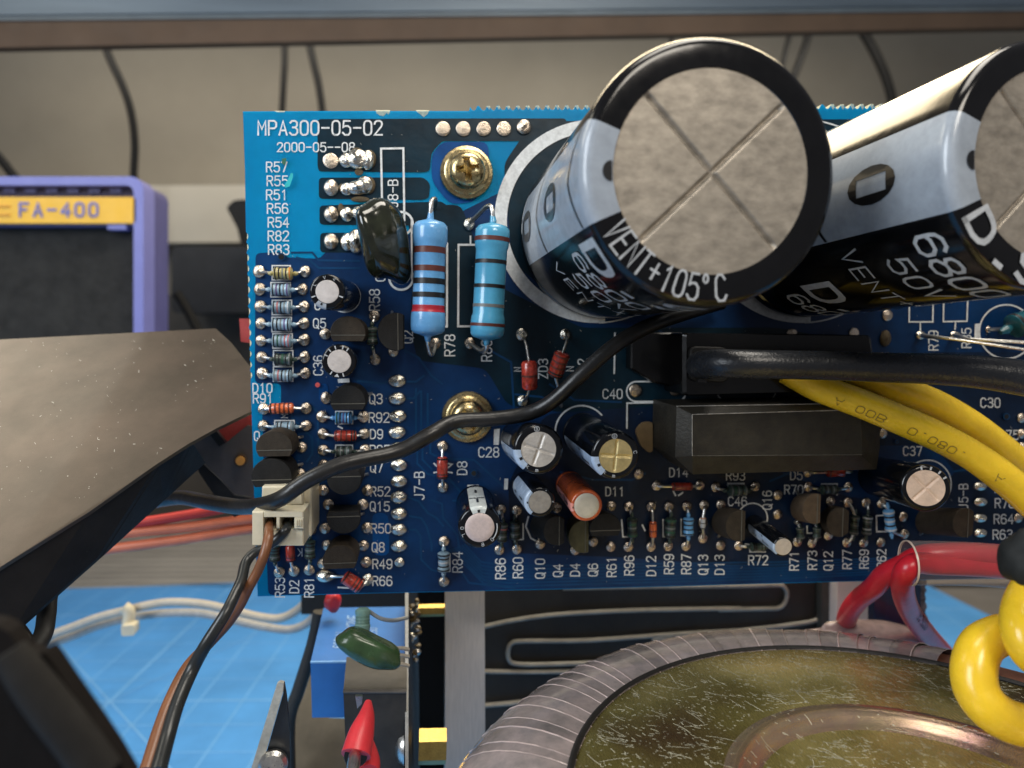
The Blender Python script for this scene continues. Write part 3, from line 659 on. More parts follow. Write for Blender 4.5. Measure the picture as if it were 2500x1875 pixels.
# ------------------------------------------------------------------ solder joints (parts of the board)
def blob(seed, flatn=.55, amp=.25, n=14, m=9, pin=True):
    v = []; f = []
    for j in range(m + 1):
        ph = math.pi / 2 * j / m
        for i in range(n):
            th = 2 * math.pi * i / n
            r = math.cos(ph); d = Vector((math.cos(th) * r, -math.sin(ph) * flatn, math.sin(th) * r))
            k = 1 + amp * noise.noise(d * 1.6 + Vector((seed * 3.1, 0, seed))) + (0 if j == 0 else .0)
            if pin and j >= m - 1: k *= 1.25
            v.append(Vector((d.x * (1 + amp * .4 * noise.noise(d + Vector((seed, 5, 1)))), d.y * k, d.z)))
    for j in range(m):
        for i in range(n):
            k = (i + 1) % n; f.append((j * n + i, j * n + k, (j + 1) * n + k, (j + 1) * n + i))
    f.append(tuple(m * n + i for i in range(n)))
    return v, f
SJ = []
def solder(x, y, rx, ry=None, h=.45, rot=None, m=None, z0=.03, lab=None):
    """joint at S pixel x,y with pixel radii; clones of a few blob meshes"""
    ry = ry or rx; c = bp((x, y), z0); k = DIST / FPX
    i = random.randrange(6)
    key = (i, (m or m_solder).name)
    src = next((s for kk, s in SJ if kk == key), None)
    S = Matrix.Translation(c - WL[pcb.name]) @ Matrix.Rotation(rot if rot is not None else 0, 4, 'Y') @ Matrix.Diagonal((rx * k, (rx + ry) / 2 * k * h * 2, ry * k, 1))
    if src is None:
        v, f = blob(i + 1)
        o = obj('solder_joint', (v, f), m or m_solder, pcb); o.data.transform(Matrix.Translation(WL[pcb.name]))
        o.matrix_local = S; SJ.append((key, o)); return o
    return clone(src, pcb, S)
for x, y in ((1648, 235), (1805, 235), (1962, 235), (2118, 235)): solder(*Z(1, x, y), 17.5, h=.12)
solder(1279, 310, 18, h=.4)
for y in (690, 895, 1105): solder(*Z(1, 785, y), 17.5, 20, h=.5)
solder(*Z(1, 782, 482), 18, h=.1)
for x, y, a, b in ((900, 480, 17, 18), (990, 470, 28, 24), (1065, 475, 17, 24), (905, 700, 16, 16), (985, 690, 27, 18), (1045, 670, 20, 22), (905, 895, 16, 18), (1000, 885, 17, 17),
                   (910, 1110, 17, 22), (975, 1105, 20, 30)):
    solder(*Z(1, x, y), a, b, h=.5, m=m_solderb)
for x, y, a, b in ((1085, 470, 14, 22), (1080, 670, 14, 20), (1000, 570, 10, 8), (1010, 780, 22, 7), (870, 690, 8, 10), (860, 850, 7, 12), (985, 400, 12, 6)):
    solder(*Z(1, x, y), a, b, h=.3, m=m_flux)
for x, y in ((230, 135), (585, 135), (235, 272), (565, 272), (240, 405), (575, 405), (243, 535), (575, 535), (245, 668), (578, 663), (250, 795), (580, 795), (255, 920), (585, 920),
             (265, 1195), (592, 1190), (262, 1325), (592, 1325), (740, 618), (1120, 480), (1125, 815), (1265, 750), (1588, 690), (1855, 690), (745, 1110), (715, 1255), (1035, 1255),
             (722, 1385), (1042, 1385), (725, 1512), (1045, 1508), (555, 1490)):
    solder(*Z(2, x, y), random.uniform(12.8, 14.5), random.uniform(13.5, 15.5))
solder(*Z(1, 1850, 970), 14, 16, m=m_solderb)
for x, y in ((1295, 980), (1295, 1115), (1300, 1250), (1295, 1375), (1300, 1498)): solder(*Z(2, x, y), 22, 16, m=m_solderb, h=.55)
for y in (490, 615, 738, 865, 988, 1115): solder(*Z(3, 1308, y), 21, 16, m=m_solderb, h=.55)
solder(*Z(3, 1312, 1240), 13, 13, m=m_solderb)
for x, y in ((725, 685), (1065, 685), (765, 795), (1030, 795), (738, 980), (1062, 975), (755, 1110), (1035, 1112), (1055, 1240), (1645, 345), (1648, 662), (1655, 1080), (1655, 1390),
             (385, 1318), (498, 1308), (615, 1300), (630, 990), (720, 1250), (728, 490), (1010, 510), (1340, 1380), (550, 560)):
    if (x, y) == (1340, 1380): continue
    solder(*Z(3, x, y), 13.8, 14.2)
solder(*Z(3, 742, 1345), 24, 17, m=m_solderb, h=.7); solder(*Z(3, 1065, 1375), 14, 17, m=m_solderb, rot=.5)
for x, y in ((390, 930), (375, 1240), (510, 935), (510, 1235), (690, 1195), (1240, 900), (1235, 1215), (1375, 905), (1370, 1215), (1548, 905), (1545, 1215), (1683, 905), (1678, 1210),
             (1822, 905), (1815, 1210), (1955, 895), (1945, 1025), (1945, 1150), (2085, 890), (2082, 1205), (1100, 1175), (960, 1240), (1590, 745), (1922, 740), (2045, 755), (1450, 655),
             (820, 915)):
    solder(*Z(4, x, y), 13.2, 14)
solder(*Z(16, 345, 650), 15, 16, m=m_solderb); solder(*Z(16, 735, 650), 14, 15, m=m_solderb); solder(*Z(16, 352, 1250), 14, 15, m=m_solderb)
solder(*Z(16, 1370, 1155), 16, 16, h=.15); solder(*Z(16, 1725, 1155), 14, 14, h=.15)
for x, y in ((398, 655), (755, 660), (1025, 662), (752, 562), (285, 1055), (550, 715), (548, 845), (680, 1030), (780, 1038), (1022, 765), (1015, 1035), (1145, 765), (1128, 1035),
             (1250, 772), (1245, 1033), (1395, 862), (1405, 978), (2175, 765), (2172, 870), (2195, 300), (2195, 195), (2200, 390), (905, 755), (890, 985), (1255, 300), (1250, 205)):
    solder(*Z(5, x, y), 13, 14)
for y in (545, 655, 760, 870, 970): solder(*Z(5, 1915, y), 20, 13, m=m_solderb, h=.6)
solder(*Z(8, 1290, 470), 15, 15, h=.3); solder(*Z(8, 1275, 625), 15, 22, m=m_flux, h=.5); solder(*Z(8, 1065, 590), 14, 14, h=.2); solder(*Z(8, 645, 585), 14, 10, h=.2)
solder(*Z(8, 1515, 605), 15, 12, m=m_solderb); solder(*Z(8, 1745, 605), 15, 12, m=m_solderb); solder(*Z(18, 1575, 1215), 9, 9)
# ================================================================== COMPONENTS ON THE BOARD
def lerp(a, b, t): return (a[0] + (b[0] - a[0]) * t, a[1] + (b[1] - a[1]) * t)
BAND = {'k': m_bblack, 'n': m_bbrown, 'r': m_bred, 'g': m_bgrey, 'p': m_bpink, 'v': mat('violet_band', (.12, .07, .2), .4), 'o': mat('orange_band', (.6, .2, .03), .4),
        'w': m_print, 'y': m_gold, 'e': mat('green_band', (.02, .09, .05), .4)}
def axial(name, label, cat, pa, pb, b0, b1, rpx, body_m, bands='', hb=.13, group=None, style='res', hb2=None, cone=True, lead_r=.022):
    hb2 = hb if hb2 is None else hb2
    A, B = bp(pa, .05), bp(pb, .05); P0, P1 = bp(b0, hb), bp(b1, hb2)
    t = thing(name, label, cat, (P0 + P1) / 2, group)
    ax = P1 - P0; L_ = ax.length; ax.normalize(); r = rpx * (DIST - hb) / FPX
    if style == 'res':
        prof = [(0, r * .25), (L_ * .02, r * .75), (L_ * .07, r), (L_ * .22, r), (L_ * .28, r * .88), (L_ * .72, r * .88), (L_ * .78, r), (L_ * .93, r), (L_ * .98, r * .75), (L_, r * .25)]
    else:
        prof = [(0, r * .3), (L_ * .03, r * .8), (L_ * .1, r), (L_ * .9, r), (L_ * .97, r * .8), (L_, r * .3)]
    if cone and style == 'res':
        prof = [(-L_ * .28, r * .2), (-L_ * .12, r * .4)] + prof + [(L_ * 1.12, r * .4), (L_ * 1.28, r * .2)]
    body = obj('body', lathe(P0, ax, prof, 18, capped=True), body_m, t)
    n = len(bands)
    for i, c in enumerate(bands):
        if c == ' ': continue
        f = .13 + .74 * i / max(1, n - 1) if style == 'res' else .1 + .8 * i / max(1, n - 1)
        wd = L_ * (.075 if style == 'res' else .07)
        rr = r * (1.012 if (f < .25 or f > .75 or style != 'res') else .9)
        if style == 'res' and .2 < f < .3 or .7 < f < .8: rr = r * 1.0
        obj('colour_band', lathe(P0 + ax * (L_ * f - wd / 2), ax, [(0, rr * .97), (0.001, rr + .002), (wd - .001, rr + .002), (wd, rr * .97)], 18), BAND[c], body)
    for p, q, h_ in ((A, P0, hb), (B, P1, hb2)):
        d = (q - p); mid = p + d * .35; mid.y = q.y * .75 + p.y * .25
        inn = q + (P1 - P0 if q is P0 else P0 - P1) * .05
        obj('lead', tube([p, mid, inn], [lead_r * 1.1, lead_r, lead_r], 8, 5), m_lead, t)
    return t
RG = 'small axial resistors soldered flat on the board'
# left column
rows = [('top yellow-banded', 'R83 row', m_resyel, 'kkgko'), ('second', '', m_ressm, 'kvkgv'), ('third', '', m_ressm, 'kpkgw'), ('fourth', '', m_ressm, 'kkgvk'),
        ('fifth', '', m_ressm, 'kegpp'), ('sixth', '', m_ressm, 'kkekg'), ('seventh', '', m_ressm, 'gpkgk')]
rl = ['small yellow resistor with dark bands just under printed R83, topmost of its column',
      'pale blue resistor with violet bands, second from the top of the left column',
      'pale blue resistor with a pinkish band, third from the top of the left column',
      'pale blue resistor level with printed Q5, fourth down the left column',
      'pale blue resistor with a pink patch, fifth down the left column',
      'greenish blue resistor, sixth down the left column, left of printed C36',
      'whitish striped resistor just above printed D10, lowest of the left column of seven']
py = [(135, 135, 150), (272, 272, 275), (405, 405, 412), (535, 535, 543), (668, 663, 670), (795, 795, 812), (920, 920, 938)]
px = [(230, 585, 340, 490), (235, 565, 322, 470), (240, 575, 330, 475), (243, 575, 325, 478), (245, 578, 330, 480), (250, 580, 345, 485), (255, 585, 335, 485)]
for i in range(7):
    ya, yb, yc = py[i]; xa, xb, c0, c1 = px[i]
    axial('resistor', rl[i], 'resistor', Z(2, xa, ya), Z(2, xb, yb), Z(2, c0, yc), Z(2, c1, yc + 2), 15, rows[i][2] if i != 5 else m_resgrn, rows[i][3], group=RG)
axial('resistor', 'pale grey-blue resistor between printed R91 and the brown-black transistor at the left edge', 'resistor', Z(2, 262, 1325), Z(2, 592, 1325), Z(2, 360, 1335), Z(2, 500, 1335), 14, m_ressm, 'kk kg', group=RG)
axial('resistor', 'bright light blue resistor beside printed R92', 'resistor', Z(2, 715, 1255), Z(2, 1035, 1255), Z(2, 815, 1265), Z(2, 950, 1265), 15, m_resblue, 'ekvkk', group=RG)
axial('resistor', 'dull green resistor half under the black cable, below printed D9', 'resistor', Z(2, 725, 1512), Z(2, 1045, 1508), Z(2, 820, 1525), Z(2, 950, 1525), 14, m_resgrn, 'kgkgk', group=RG)
axial('resistor', 'dark green upright-lying resistor below printed R58, between two transistors', 'resistor', Z(2, 1120, 480), Z(2, 1125, 815), Z(2, 1100, 560), Z(2, 1105, 705), 13, m_resgrn, 'gkkgk', group=RG)
axial('resistor', 'white and black striped resistor beside printed R84', 'resistor', Z(3, 1655, 1080), Z(3, 1655, 1390), Z(3, 1653, 1160), Z(3, 1653, 1315), 15, m_ressm, 'kkwkk', group=RG)
axial('resistor', 'grey-green resistor above printed R86, right of the lone lower capacitor', 'resistor', Z(4, 390, 930), Z(4, 375, 1240), Z(4, 405, 1030), Z(4, 395, 1180), 13, m_resgrn, 'gpkgk', group=RG)
axial('resistor', 'dark resistor above printed R60', 'resistor', Z(4, 510, 935), Z(4, 510, 1235), Z(4, 495, 1015), Z(4, 500, 1160), 14, m_resgrn, 'kgkgk', group=RG)
axial('resistor', 'dark green resistor above printed R96', 'resistor', Z(4, 1375, 905), Z(4, 1370, 1215), Z(4, 1400, 990), Z(4, 1402, 1145), 13, m_resgrn, 'kegke', group=RG)
axial('resistor', 'dark green resistor above printed R59, left of the light blue one', 'resistor', Z(4, 1683, 905), Z(4, 1678, 1210), Z(4, 1700, 990), Z(4, 1692, 1150), 14, m_resgrn, 'ekgek', group=RG)
axial('resistor', 'light blue resistor with four black rings above printed R87', 'resistor', Z(4, 1822, 905), Z(4, 1815, 1210), Z(4, 1835, 990), Z(4, 1835, 1130), 14, m_resblue, 'k k k k', group=RG)
axial('resistor', 'greenish grey resistor between printed R93 and C46', 'resistor', Z(5, 128, 665), Z(5, 398, 655), Z(5, 215, 685), Z(5, 340, 685), 15, m_resgrn, 'gegkg', group=RG)
axial('resistor', 'dark resistor beside printed R70', 'resistor', Z(5, 755, 660), Z(5, 1025, 662), Z(5, 842, 678), Z(5, 950, 678), 13, m_resgrn, 'kgkgk', group=RG)
axial('resistor', 'dark green resistor above printed R72, left of the tilted small capacitor', 'resistor', Z(5, 285, 1055), Z(5, 530, 1060), Z(5, 365, 1065), Z(5, 465, 1065), 12, m_resgrn, 'kk kk', group=RG)
axial('resistor', 'dark resistor above printed R71', 'resistor', Z(5, 670, 900), Z(5, 680, 1030), Z(5, 700, 930), Z(5, 705, 1010), 10, m_resgrn, 'gkg', group=RG)
axial('resistor', 'grey resistor above printed R73', 'resistor', Z(5, 790, 900), Z(5, 780, 1038), Z(5, 815, 930), Z(5, 815, 1005), 10, m_resgrn, 'gkg', group=RG)
axial('resistor', 'dark ringed resistor above printed R77', 'resistor', Z(5, 1022, 765), Z(5, 1015, 1035), Z(5, 1075, 850), Z(5, 1062, 985), 11, m_resgrn, 'gkgkg', group=RG)
axial('resistor', 'grey banded resistor above printed R69', 'resistor', Z(5, 1145, 765), Z(5, 1128, 1035), Z(5, 1158, 850), Z(5, 1148, 985), 12, m_resgrn, 'wgkwg', group=RG)
axial('resistor', 'light blue resistor with pale stripes above printed R62', 'resistor', Z(5, 1250, 772), Z(5, 1395, 990), Z(5, 1295, 810), Z(5, 1315, 965), 14, m_resblue, 'wkwkw', group=RG)
axial('resistor', 'black resistor with a green tint, left of two under the ivory plug', 'resistor', Z(3, 350, 1080), Z(3, 385, 1318), Z(3, 350, 1110), Z(3, 352, 1235), 13, m_resgrn, 'kkkgk', group=RG)
axial('resistor', 'black ringed resistor right of the ivory plug, above printed R81', 'resistor', Z(3, 630, 990), Z(3, 615, 1300), Z(3, 622, 1070), Z(3, 622, 1215), 13, m_resgrn, 'kkgkk', group=RG)
axial('resistor', 'dark teal resistor at the right edge under the second big capacitor', 'resistor', Z(18, 1575, 1215), (2620, 800), (2468, 800), (2560, 760), 33, mat('dark_teal_lacquer', (.02, .11, .14), .25, coat=.4), 'k k', hb=.35, group=RG, lead_r=.03)

# diodes
DG = 'small glass diodes on the board'
def dio(label, *a, **k):
    k.setdefault('style', 'dio'); return axial('diode', label, 'diode', *a, group=DG, cone=False, **k)
dio('orange glass diode with black end under printed R91', Z(2, 265, 1195), Z(2, 592, 1190), Z(2, 305, 1195), Z(2, 500, 1188), 13, m_oglass, 'k n n n n ')
dio('dark red glass diode with black end beside printed D9', Z(2, 722, 1385), Z(2, 1042, 1385), Z(2, 808, 1402), Z(2, 985, 1402), 13.5, m_glass, 'n n n kk')
dio('upright red glass diode beside printed D8', Z(3, 1645, 345), Z(3, 1648, 662), Z(3, 1643, 425), Z(3, 1643, 600), 13.5, m_glass, 'k    nk')
dio('bright red glass diode left of printed ZD3', Z(16, 345, 650), Z(16, 352, 1250), Z(16, 412, 885), Z(16, 420, 1150), 20, m_glass, '   n   ', hb=.45, hb2=.4)
dio('dark red glass diode tilted upward, right of printed ZD3', Z(16, 735, 650), Z(16, 700, 1300), Z(16, 715, 815), Z(16, 640, 1030), 20, m_glass, 'n n n kk', hb=.55, hb2=.4)
dio('red glass diode under printed D14', Z(4, 1590, 745), Z(4, 1922, 740), Z(4, 1705, 752), Z(4, 1865, 750), 10.5, m_glass, 'n    n')
dio('bright red glass diode above printed D12', Z(4, 1548, 905), Z(4, 1545, 1215), Z(4, 1560, 1020), Z(4, 1562, 1145), 9.5, m_oglass, 'n  n  ')
dio('dark red glass diode half hidden under the black block beside printed D5', Z(5, 752, 562), Z(5, 1050, 560), Z(5, 880, 560), Z(5, 1000, 558), 13, m_glass, 'n   n')
dio('red glass diode hanging below the ivory plug above printed D2', Z(3, 465, 1080), Z(3, 498, 1308), Z(3, 468, 1110), Z(3, 474, 1238), 11, m_glass, '   nk')
dio('dark red diode lying askew at the bottom left, left of printed R66', Z(3, 760, 1345), Z(3, 1065, 1375), Z(3, 880, 1345), Z(3, 1020, 1440), 17, m_glass, 'n  nkk')
dio('tiny light diode of clear glass above printed Q13', Z(4, 1955, 895), Z(4, 1945, 1150), Z(4, 1948, 985), Z(4, 1946, 1080), 6.5, m_print, 'o k k')

# two big blue resistors standing proud of the board
def bigres(label, top, bot, r0, m, bands, padT, padB, hookT, hookB):
    h = .62; P0, P1 = bp(top, h), bp(bot, h); ax = P1 - P0; L_ = ax.length; ax.normalize(); r = r0 * (DIST - h) / FPX
    t = thing('power_resistor', label, 'resistor', (P0 + P1) / 2, 'large blue resistors beside the big capacitor')
    prof = [(-.07, r * .12), (-.03, r * .2), (0, r * .55), (.02, r * .82), (.07, r * .98), (.13, r * 1.0), (L_ * .15, r), (L_ * .19, r * .975), (L_ * .22, r * .91), (L_ * .5, r * .9),
            (L_ * .78, r * .91), (L_ * .81, r * .975), (L_ * .85, r), (L_ - .13, r), (L_ - .06, r * .97), (L_ - .02, r * .82), (L_, r * .55), (L_ + .03, r * .2), (L_ + .08, r * .12)]
    body = obj('body', lathe(P0, ax, prof, 36), m, t)
    for f0_, f1_, c in bands:
        def rad(z):
            for (z0, r0_), (z1, r1_) in zip(prof, prof[1:]):
                if z0 <= z <= z1: return r0_ + (r1_ - r0_) * (z - z0) / (z1 - z0)
            return r
        zz = [L_ * (f0_ + (f1_ - f0_) * q / 6) for q in range(7)]
        obj('colour_band', lathe(P0, ax, [(zz[0], rad(zz[0]) - .002)] + [(z, rad(z) + .003) for z in zz] + [(zz[-1], rad(zz[-1]) - .002)], 36), BAND[c], body)
    for pts in (hookT, hookB):
        obj('lead', tube([bp(p, q) for p, q in pts], .034, 10, 8), m_lead, t)
    for p, q in ((hookT[0], hookT[1]), (hookB[0], hookB[1])):
        a = bp(*p); b = bp(*q); obj('lead_lacquer', tube([a, a.lerp(b, .5)], [.052, .036], 10), m, t)
bigres('light blue resistor with two brown, two black and one red band, above printed R78', Z(1, 1551, 948), Z(2, 1530, 622), 42, m_resblue,
       [(.23, .285, 'n'), (.394, .444, 'n'), (.505, .555, 'k'), (.627, .672, 'k'), (.74, .80, 'r')], None, None,
       [(Z(1, 1551, 940), .62), (Z(1, 1560, 800), .62), (Z(1, 1585, 778), .45), (Z(1, 1590, 800), .2), (Z(1, 1580, 850), .0)],
       [(Z(2, 1530, 635), .62), (Z(2, 1535, 710), .55), (Z(2, 1560, 775), .4), (Z(2, 1590, 700), .05)])
bigres('cyan resistor with brown end rings and thin black bands, right of the light blue one', Z(1, 2033, 975), Z(2, 1987, 655), 42, m_rescyan,
       [(.112, .15, 'n'), (.31, .345, 'k'), (.523, .555, 'k'), (.695, .723, 'g'), (.863, .89, 'n')], None, None,
       [(Z(1, 2036, 955), .62), (Z(1, 2025, 850), .62), (Z(1, 1990, 835), .5), (Z(1, 1920, 900), .25), (Z(1, 1850, 965), .03)],
       [(Z(2, 1985, 670), .62), (Z(2, 1980, 735), .55), (Z(2, 1940, 745), .4), (Z(2, 1855, 690), .05)])

# ------------------------------------------------------------------ transistors
TG = 'small black transistors standing on the board'
def to92(label, top, wpx, rot, base=None, h=.62, m=None, depth_f=.78, both=False, legs=True, name='transistor'):
    """D shaped package, flat side facing rot (deg, 0 = down in the picture)"""
    top_c = bp(top, h)
    base_p = base or (FOOT[0] + (top[0] - FOOT[0]) * (DIST - h) / (DIST - .1) , FOOT[1] + (top[1] - FOOT[1]) * (DIST - h) / (DIST - .1))
    bc = bp(base_p, .12); w_ = wpx * (DIST - h) / FPX / 2
    pts = []
    fl = -w_ * (2 * depth_f - 1)
    a_s = math.asin(max(-1, min(1, fl / w_)))
    for i in range(25):
        a = a_s + (math.pi - 2 * a_s) * i / 24
        pts.append((w_ * math.cos(a), w_ * math.sin(a) * (.93)))
    c, s = math.cos(R(rot)), math.sin(R(rot))
    pts = [(x * c - y * s, x * s + y * c) for x, y in pts]
    off = -(w_ - w_ * depth_f) ; ox, oz = -math.sin(R(rot)) * off, math.cos(R(rot)) * off
    def ring(C, k): return [C + Vector(((x + ox) * k, 0, (z + oz) * k)) for x, z in pts]
    t = thing(name, label, 'transistor', bc, TG)
    bod = obj('body', loft(ring(bc, .98), ring(top_c + Vector((0, .02, 0)), 1), ring(top_c, .96)), m or m_black, t)
    ends = [Vector((-w_ * .97, fl * .28)), Vector((w_ * .97, fl * .28))]
    e = [top_c + Vector((q.x * c - q.y * s + ox, -.001, q.x * s + q.y * c + oz)) for q in ends]
    ns = Vector((-math.sin(R(rot)), 0, math.cos(R(rot)))) * .006
    obj('mould_seam', loft([e[0] - ns, e[1] - ns, e[1] + ns, e[0] + ns], [q + Vector((0, -.005, 0)) for q in (e[0] - ns, e[1] - ns, e[1] + ns, e[0] + ns)]), m_seam, bod, smooth=False)
    if legs:
        for k in (-1, 0, 1):
            p0 = bc + Vector((c * k * w_ * .55, -.02, s * k * w_ * .55)); p1 = bc + Vector((c * k * w_ * 1.12 - s * (-.3 if k == 0 else 0) * w_, .10, s * k * w_ * 1.12 + c * (.3 if k == 0 else 0) * w_))
            obj('leg', tube([p0, (p0 + p1) / 2 + Vector((0, -.03, 0)), p1], .022, 6, 4), m_lead, t)
    return t
to92('black half-round transistor beside printed Q5, below the upper small capacitor', Z(2, 915, 575), 84, 0, m=m_brownblk)
to92('black transistor turned sideways, flat side right, left of the light blue resistor', Z(2, 1240, 600), 92, 90, m=m_black, depth_f=.72)
to92('black half-round transistor beside printed Q3', Z(2, 915, 1105), 84, 0)
to92('black half-round transistor at the left edge, upper of the pair beside printed Q', Z(3, 345, 325), 86, 0, m=m_brownblk)
to92('black half-round transistor at the left edge right above the ivory plug, lower of the pair', Z(3, 325, 548), 96, 0)
to92('round-bottomed black transistor right below the black cable, left of printed R52', Z(3, 888, 630), 83, 180)
to92('black transistor beside printed Q15 and R50 with its flat front showing above', Z(3, 882, 940), 82, 180, base=Z(3, 892, 880), depth_f=.72)
to92('dark brown-black half-round transistor beside printed Q8, lowest of its column', Z(3, 850, 1200), 82, 0, m=m_brownblk)
to92('dark transistor above printed Q10 and Q4, below the small blue-striped capacitor', Z(4, 795, 1095), 76, 90, base=Z(4, 690, 1050), h=.7)
to92('olive flat-bodied component above printed D4, between two black transistors', Z(4, 985, 1140), 86, 90, base=Z(4, 960, 1080), h=.6, m=m_olive, depth_f=.66)
to92('black transistor above printed R61, touching the orange capacitor', Z(4, 1195, 1045), 82, 0, base=Z(4, 1150, 1010), h=.7)
to92('dark transistor above printed D13, left of the tilted small capacitor', Z(5, 262, 925), 84, 90, base=Z(5, 165, 895), h=.7, m=m_brownblk, depth_f=.7)
to92('brown-faced transistor with a centre seam, right of printed Q16', Z(5, 775, 810), 82, 90, base=Z(5, 690, 800), h=.8, m=mat('brown_epoxy', (.075, .05, .03), .6, var=.3, vs=9, bump=.2), depth_f=.68)
to92('dark round-faced transistor above printed Q12', Z(5, 955, 900), 80, 90, base=Z(5, 905, 880), h=.65, m=m_brownblk, depth_f=.85)
to92('large black transistor leaning right in deep shade, left of the J5-B pads', Z(5, 1800, 905), 82, 90, base=Z(5, 1540, 890), h=1.25, m=m_brownblk, depth_f=.82)

# ------------------------------------------------------------------ electrolytic capacitors
def vent_top(c, ax, r, kind, rot, m_seg=46, gd=.03, gw=.04, length=.93):
    axn, X, Y = frame(ax); v = []; f = []; idx = {}
    rings = 30 if r > .8 else 16; seg = 96 if r > .8 else 48
    for j in range(rings + 1):
        q = r * j / rings
        for i in range(seg):
            a = 2 * math.pi * i / seg; x, y = q * math.cos(a), q * math.sin(a)
            d = 0
            if kind:
                for k in range(2):
                    b = R(rot + 90 * k); u = x * math.cos(b) + y * math.sin(b); w_ = -x * math.sin(b) + y * math.cos(b)
                    if abs(u) < r * length: d = max(d, math.exp(-(w_ / gw) ** 2) * min(1, (r * length - abs(u)) / (gw * 2)))
            v.append(c + X * x + Y * y - axn * (d * gd))
    for j in range(rings):
        for i in range(seg):
            k = (i + 1) % seg; f.append((j * seg + i, j * seg + k, (j + 1) * seg + k, (j + 1) * seg + i))
    return v, f
def vent_grid(c, ax, r, rot, gd, gw, n=90, length=.93):
    """square grid clipped to a disc and turned so that the grooves run along the grid"""
    axn, X, Y = frame(ax); b = R(rot); U = X * math.cos(b) + Y * math.sin(b); V = Y * math.cos(b) - X * math.sin(b)
    # coordinates denser near the grooves
    co = [math.copysign(abs(t) ** 1.7, t) * r for t in [(-1 + 2 * i / n) for i in range(n + 1)]]
    v = []; f = []
    for y in co:
        for x in co:
            q = math.hypot(x, y); m_ = max(abs(x), abs(y))
            k = (m_ / q) if q > 0 else 1      # square to disc
            x2, y2 = x * k, y * k
            d = 0
            for u, w_ in ((x2, y2), (y2, x2)):
                if abs(u) < r * length: d = max(d, math.exp(-(abs(w_) / gw) ** 3) * min(1, (r * length - abs(u)) / (gw * 1.5)))
            v.append(c + U * x2 + V * y2 - axn * (d * gd))
    m_ = n + 1
    for j in range(n):
        for i in range(n): f.append((j * m_ + i, j * m_ + i + 1, (j + 1) * m_ + i + 1, (j + 1) * m_ + i))
    return v, f
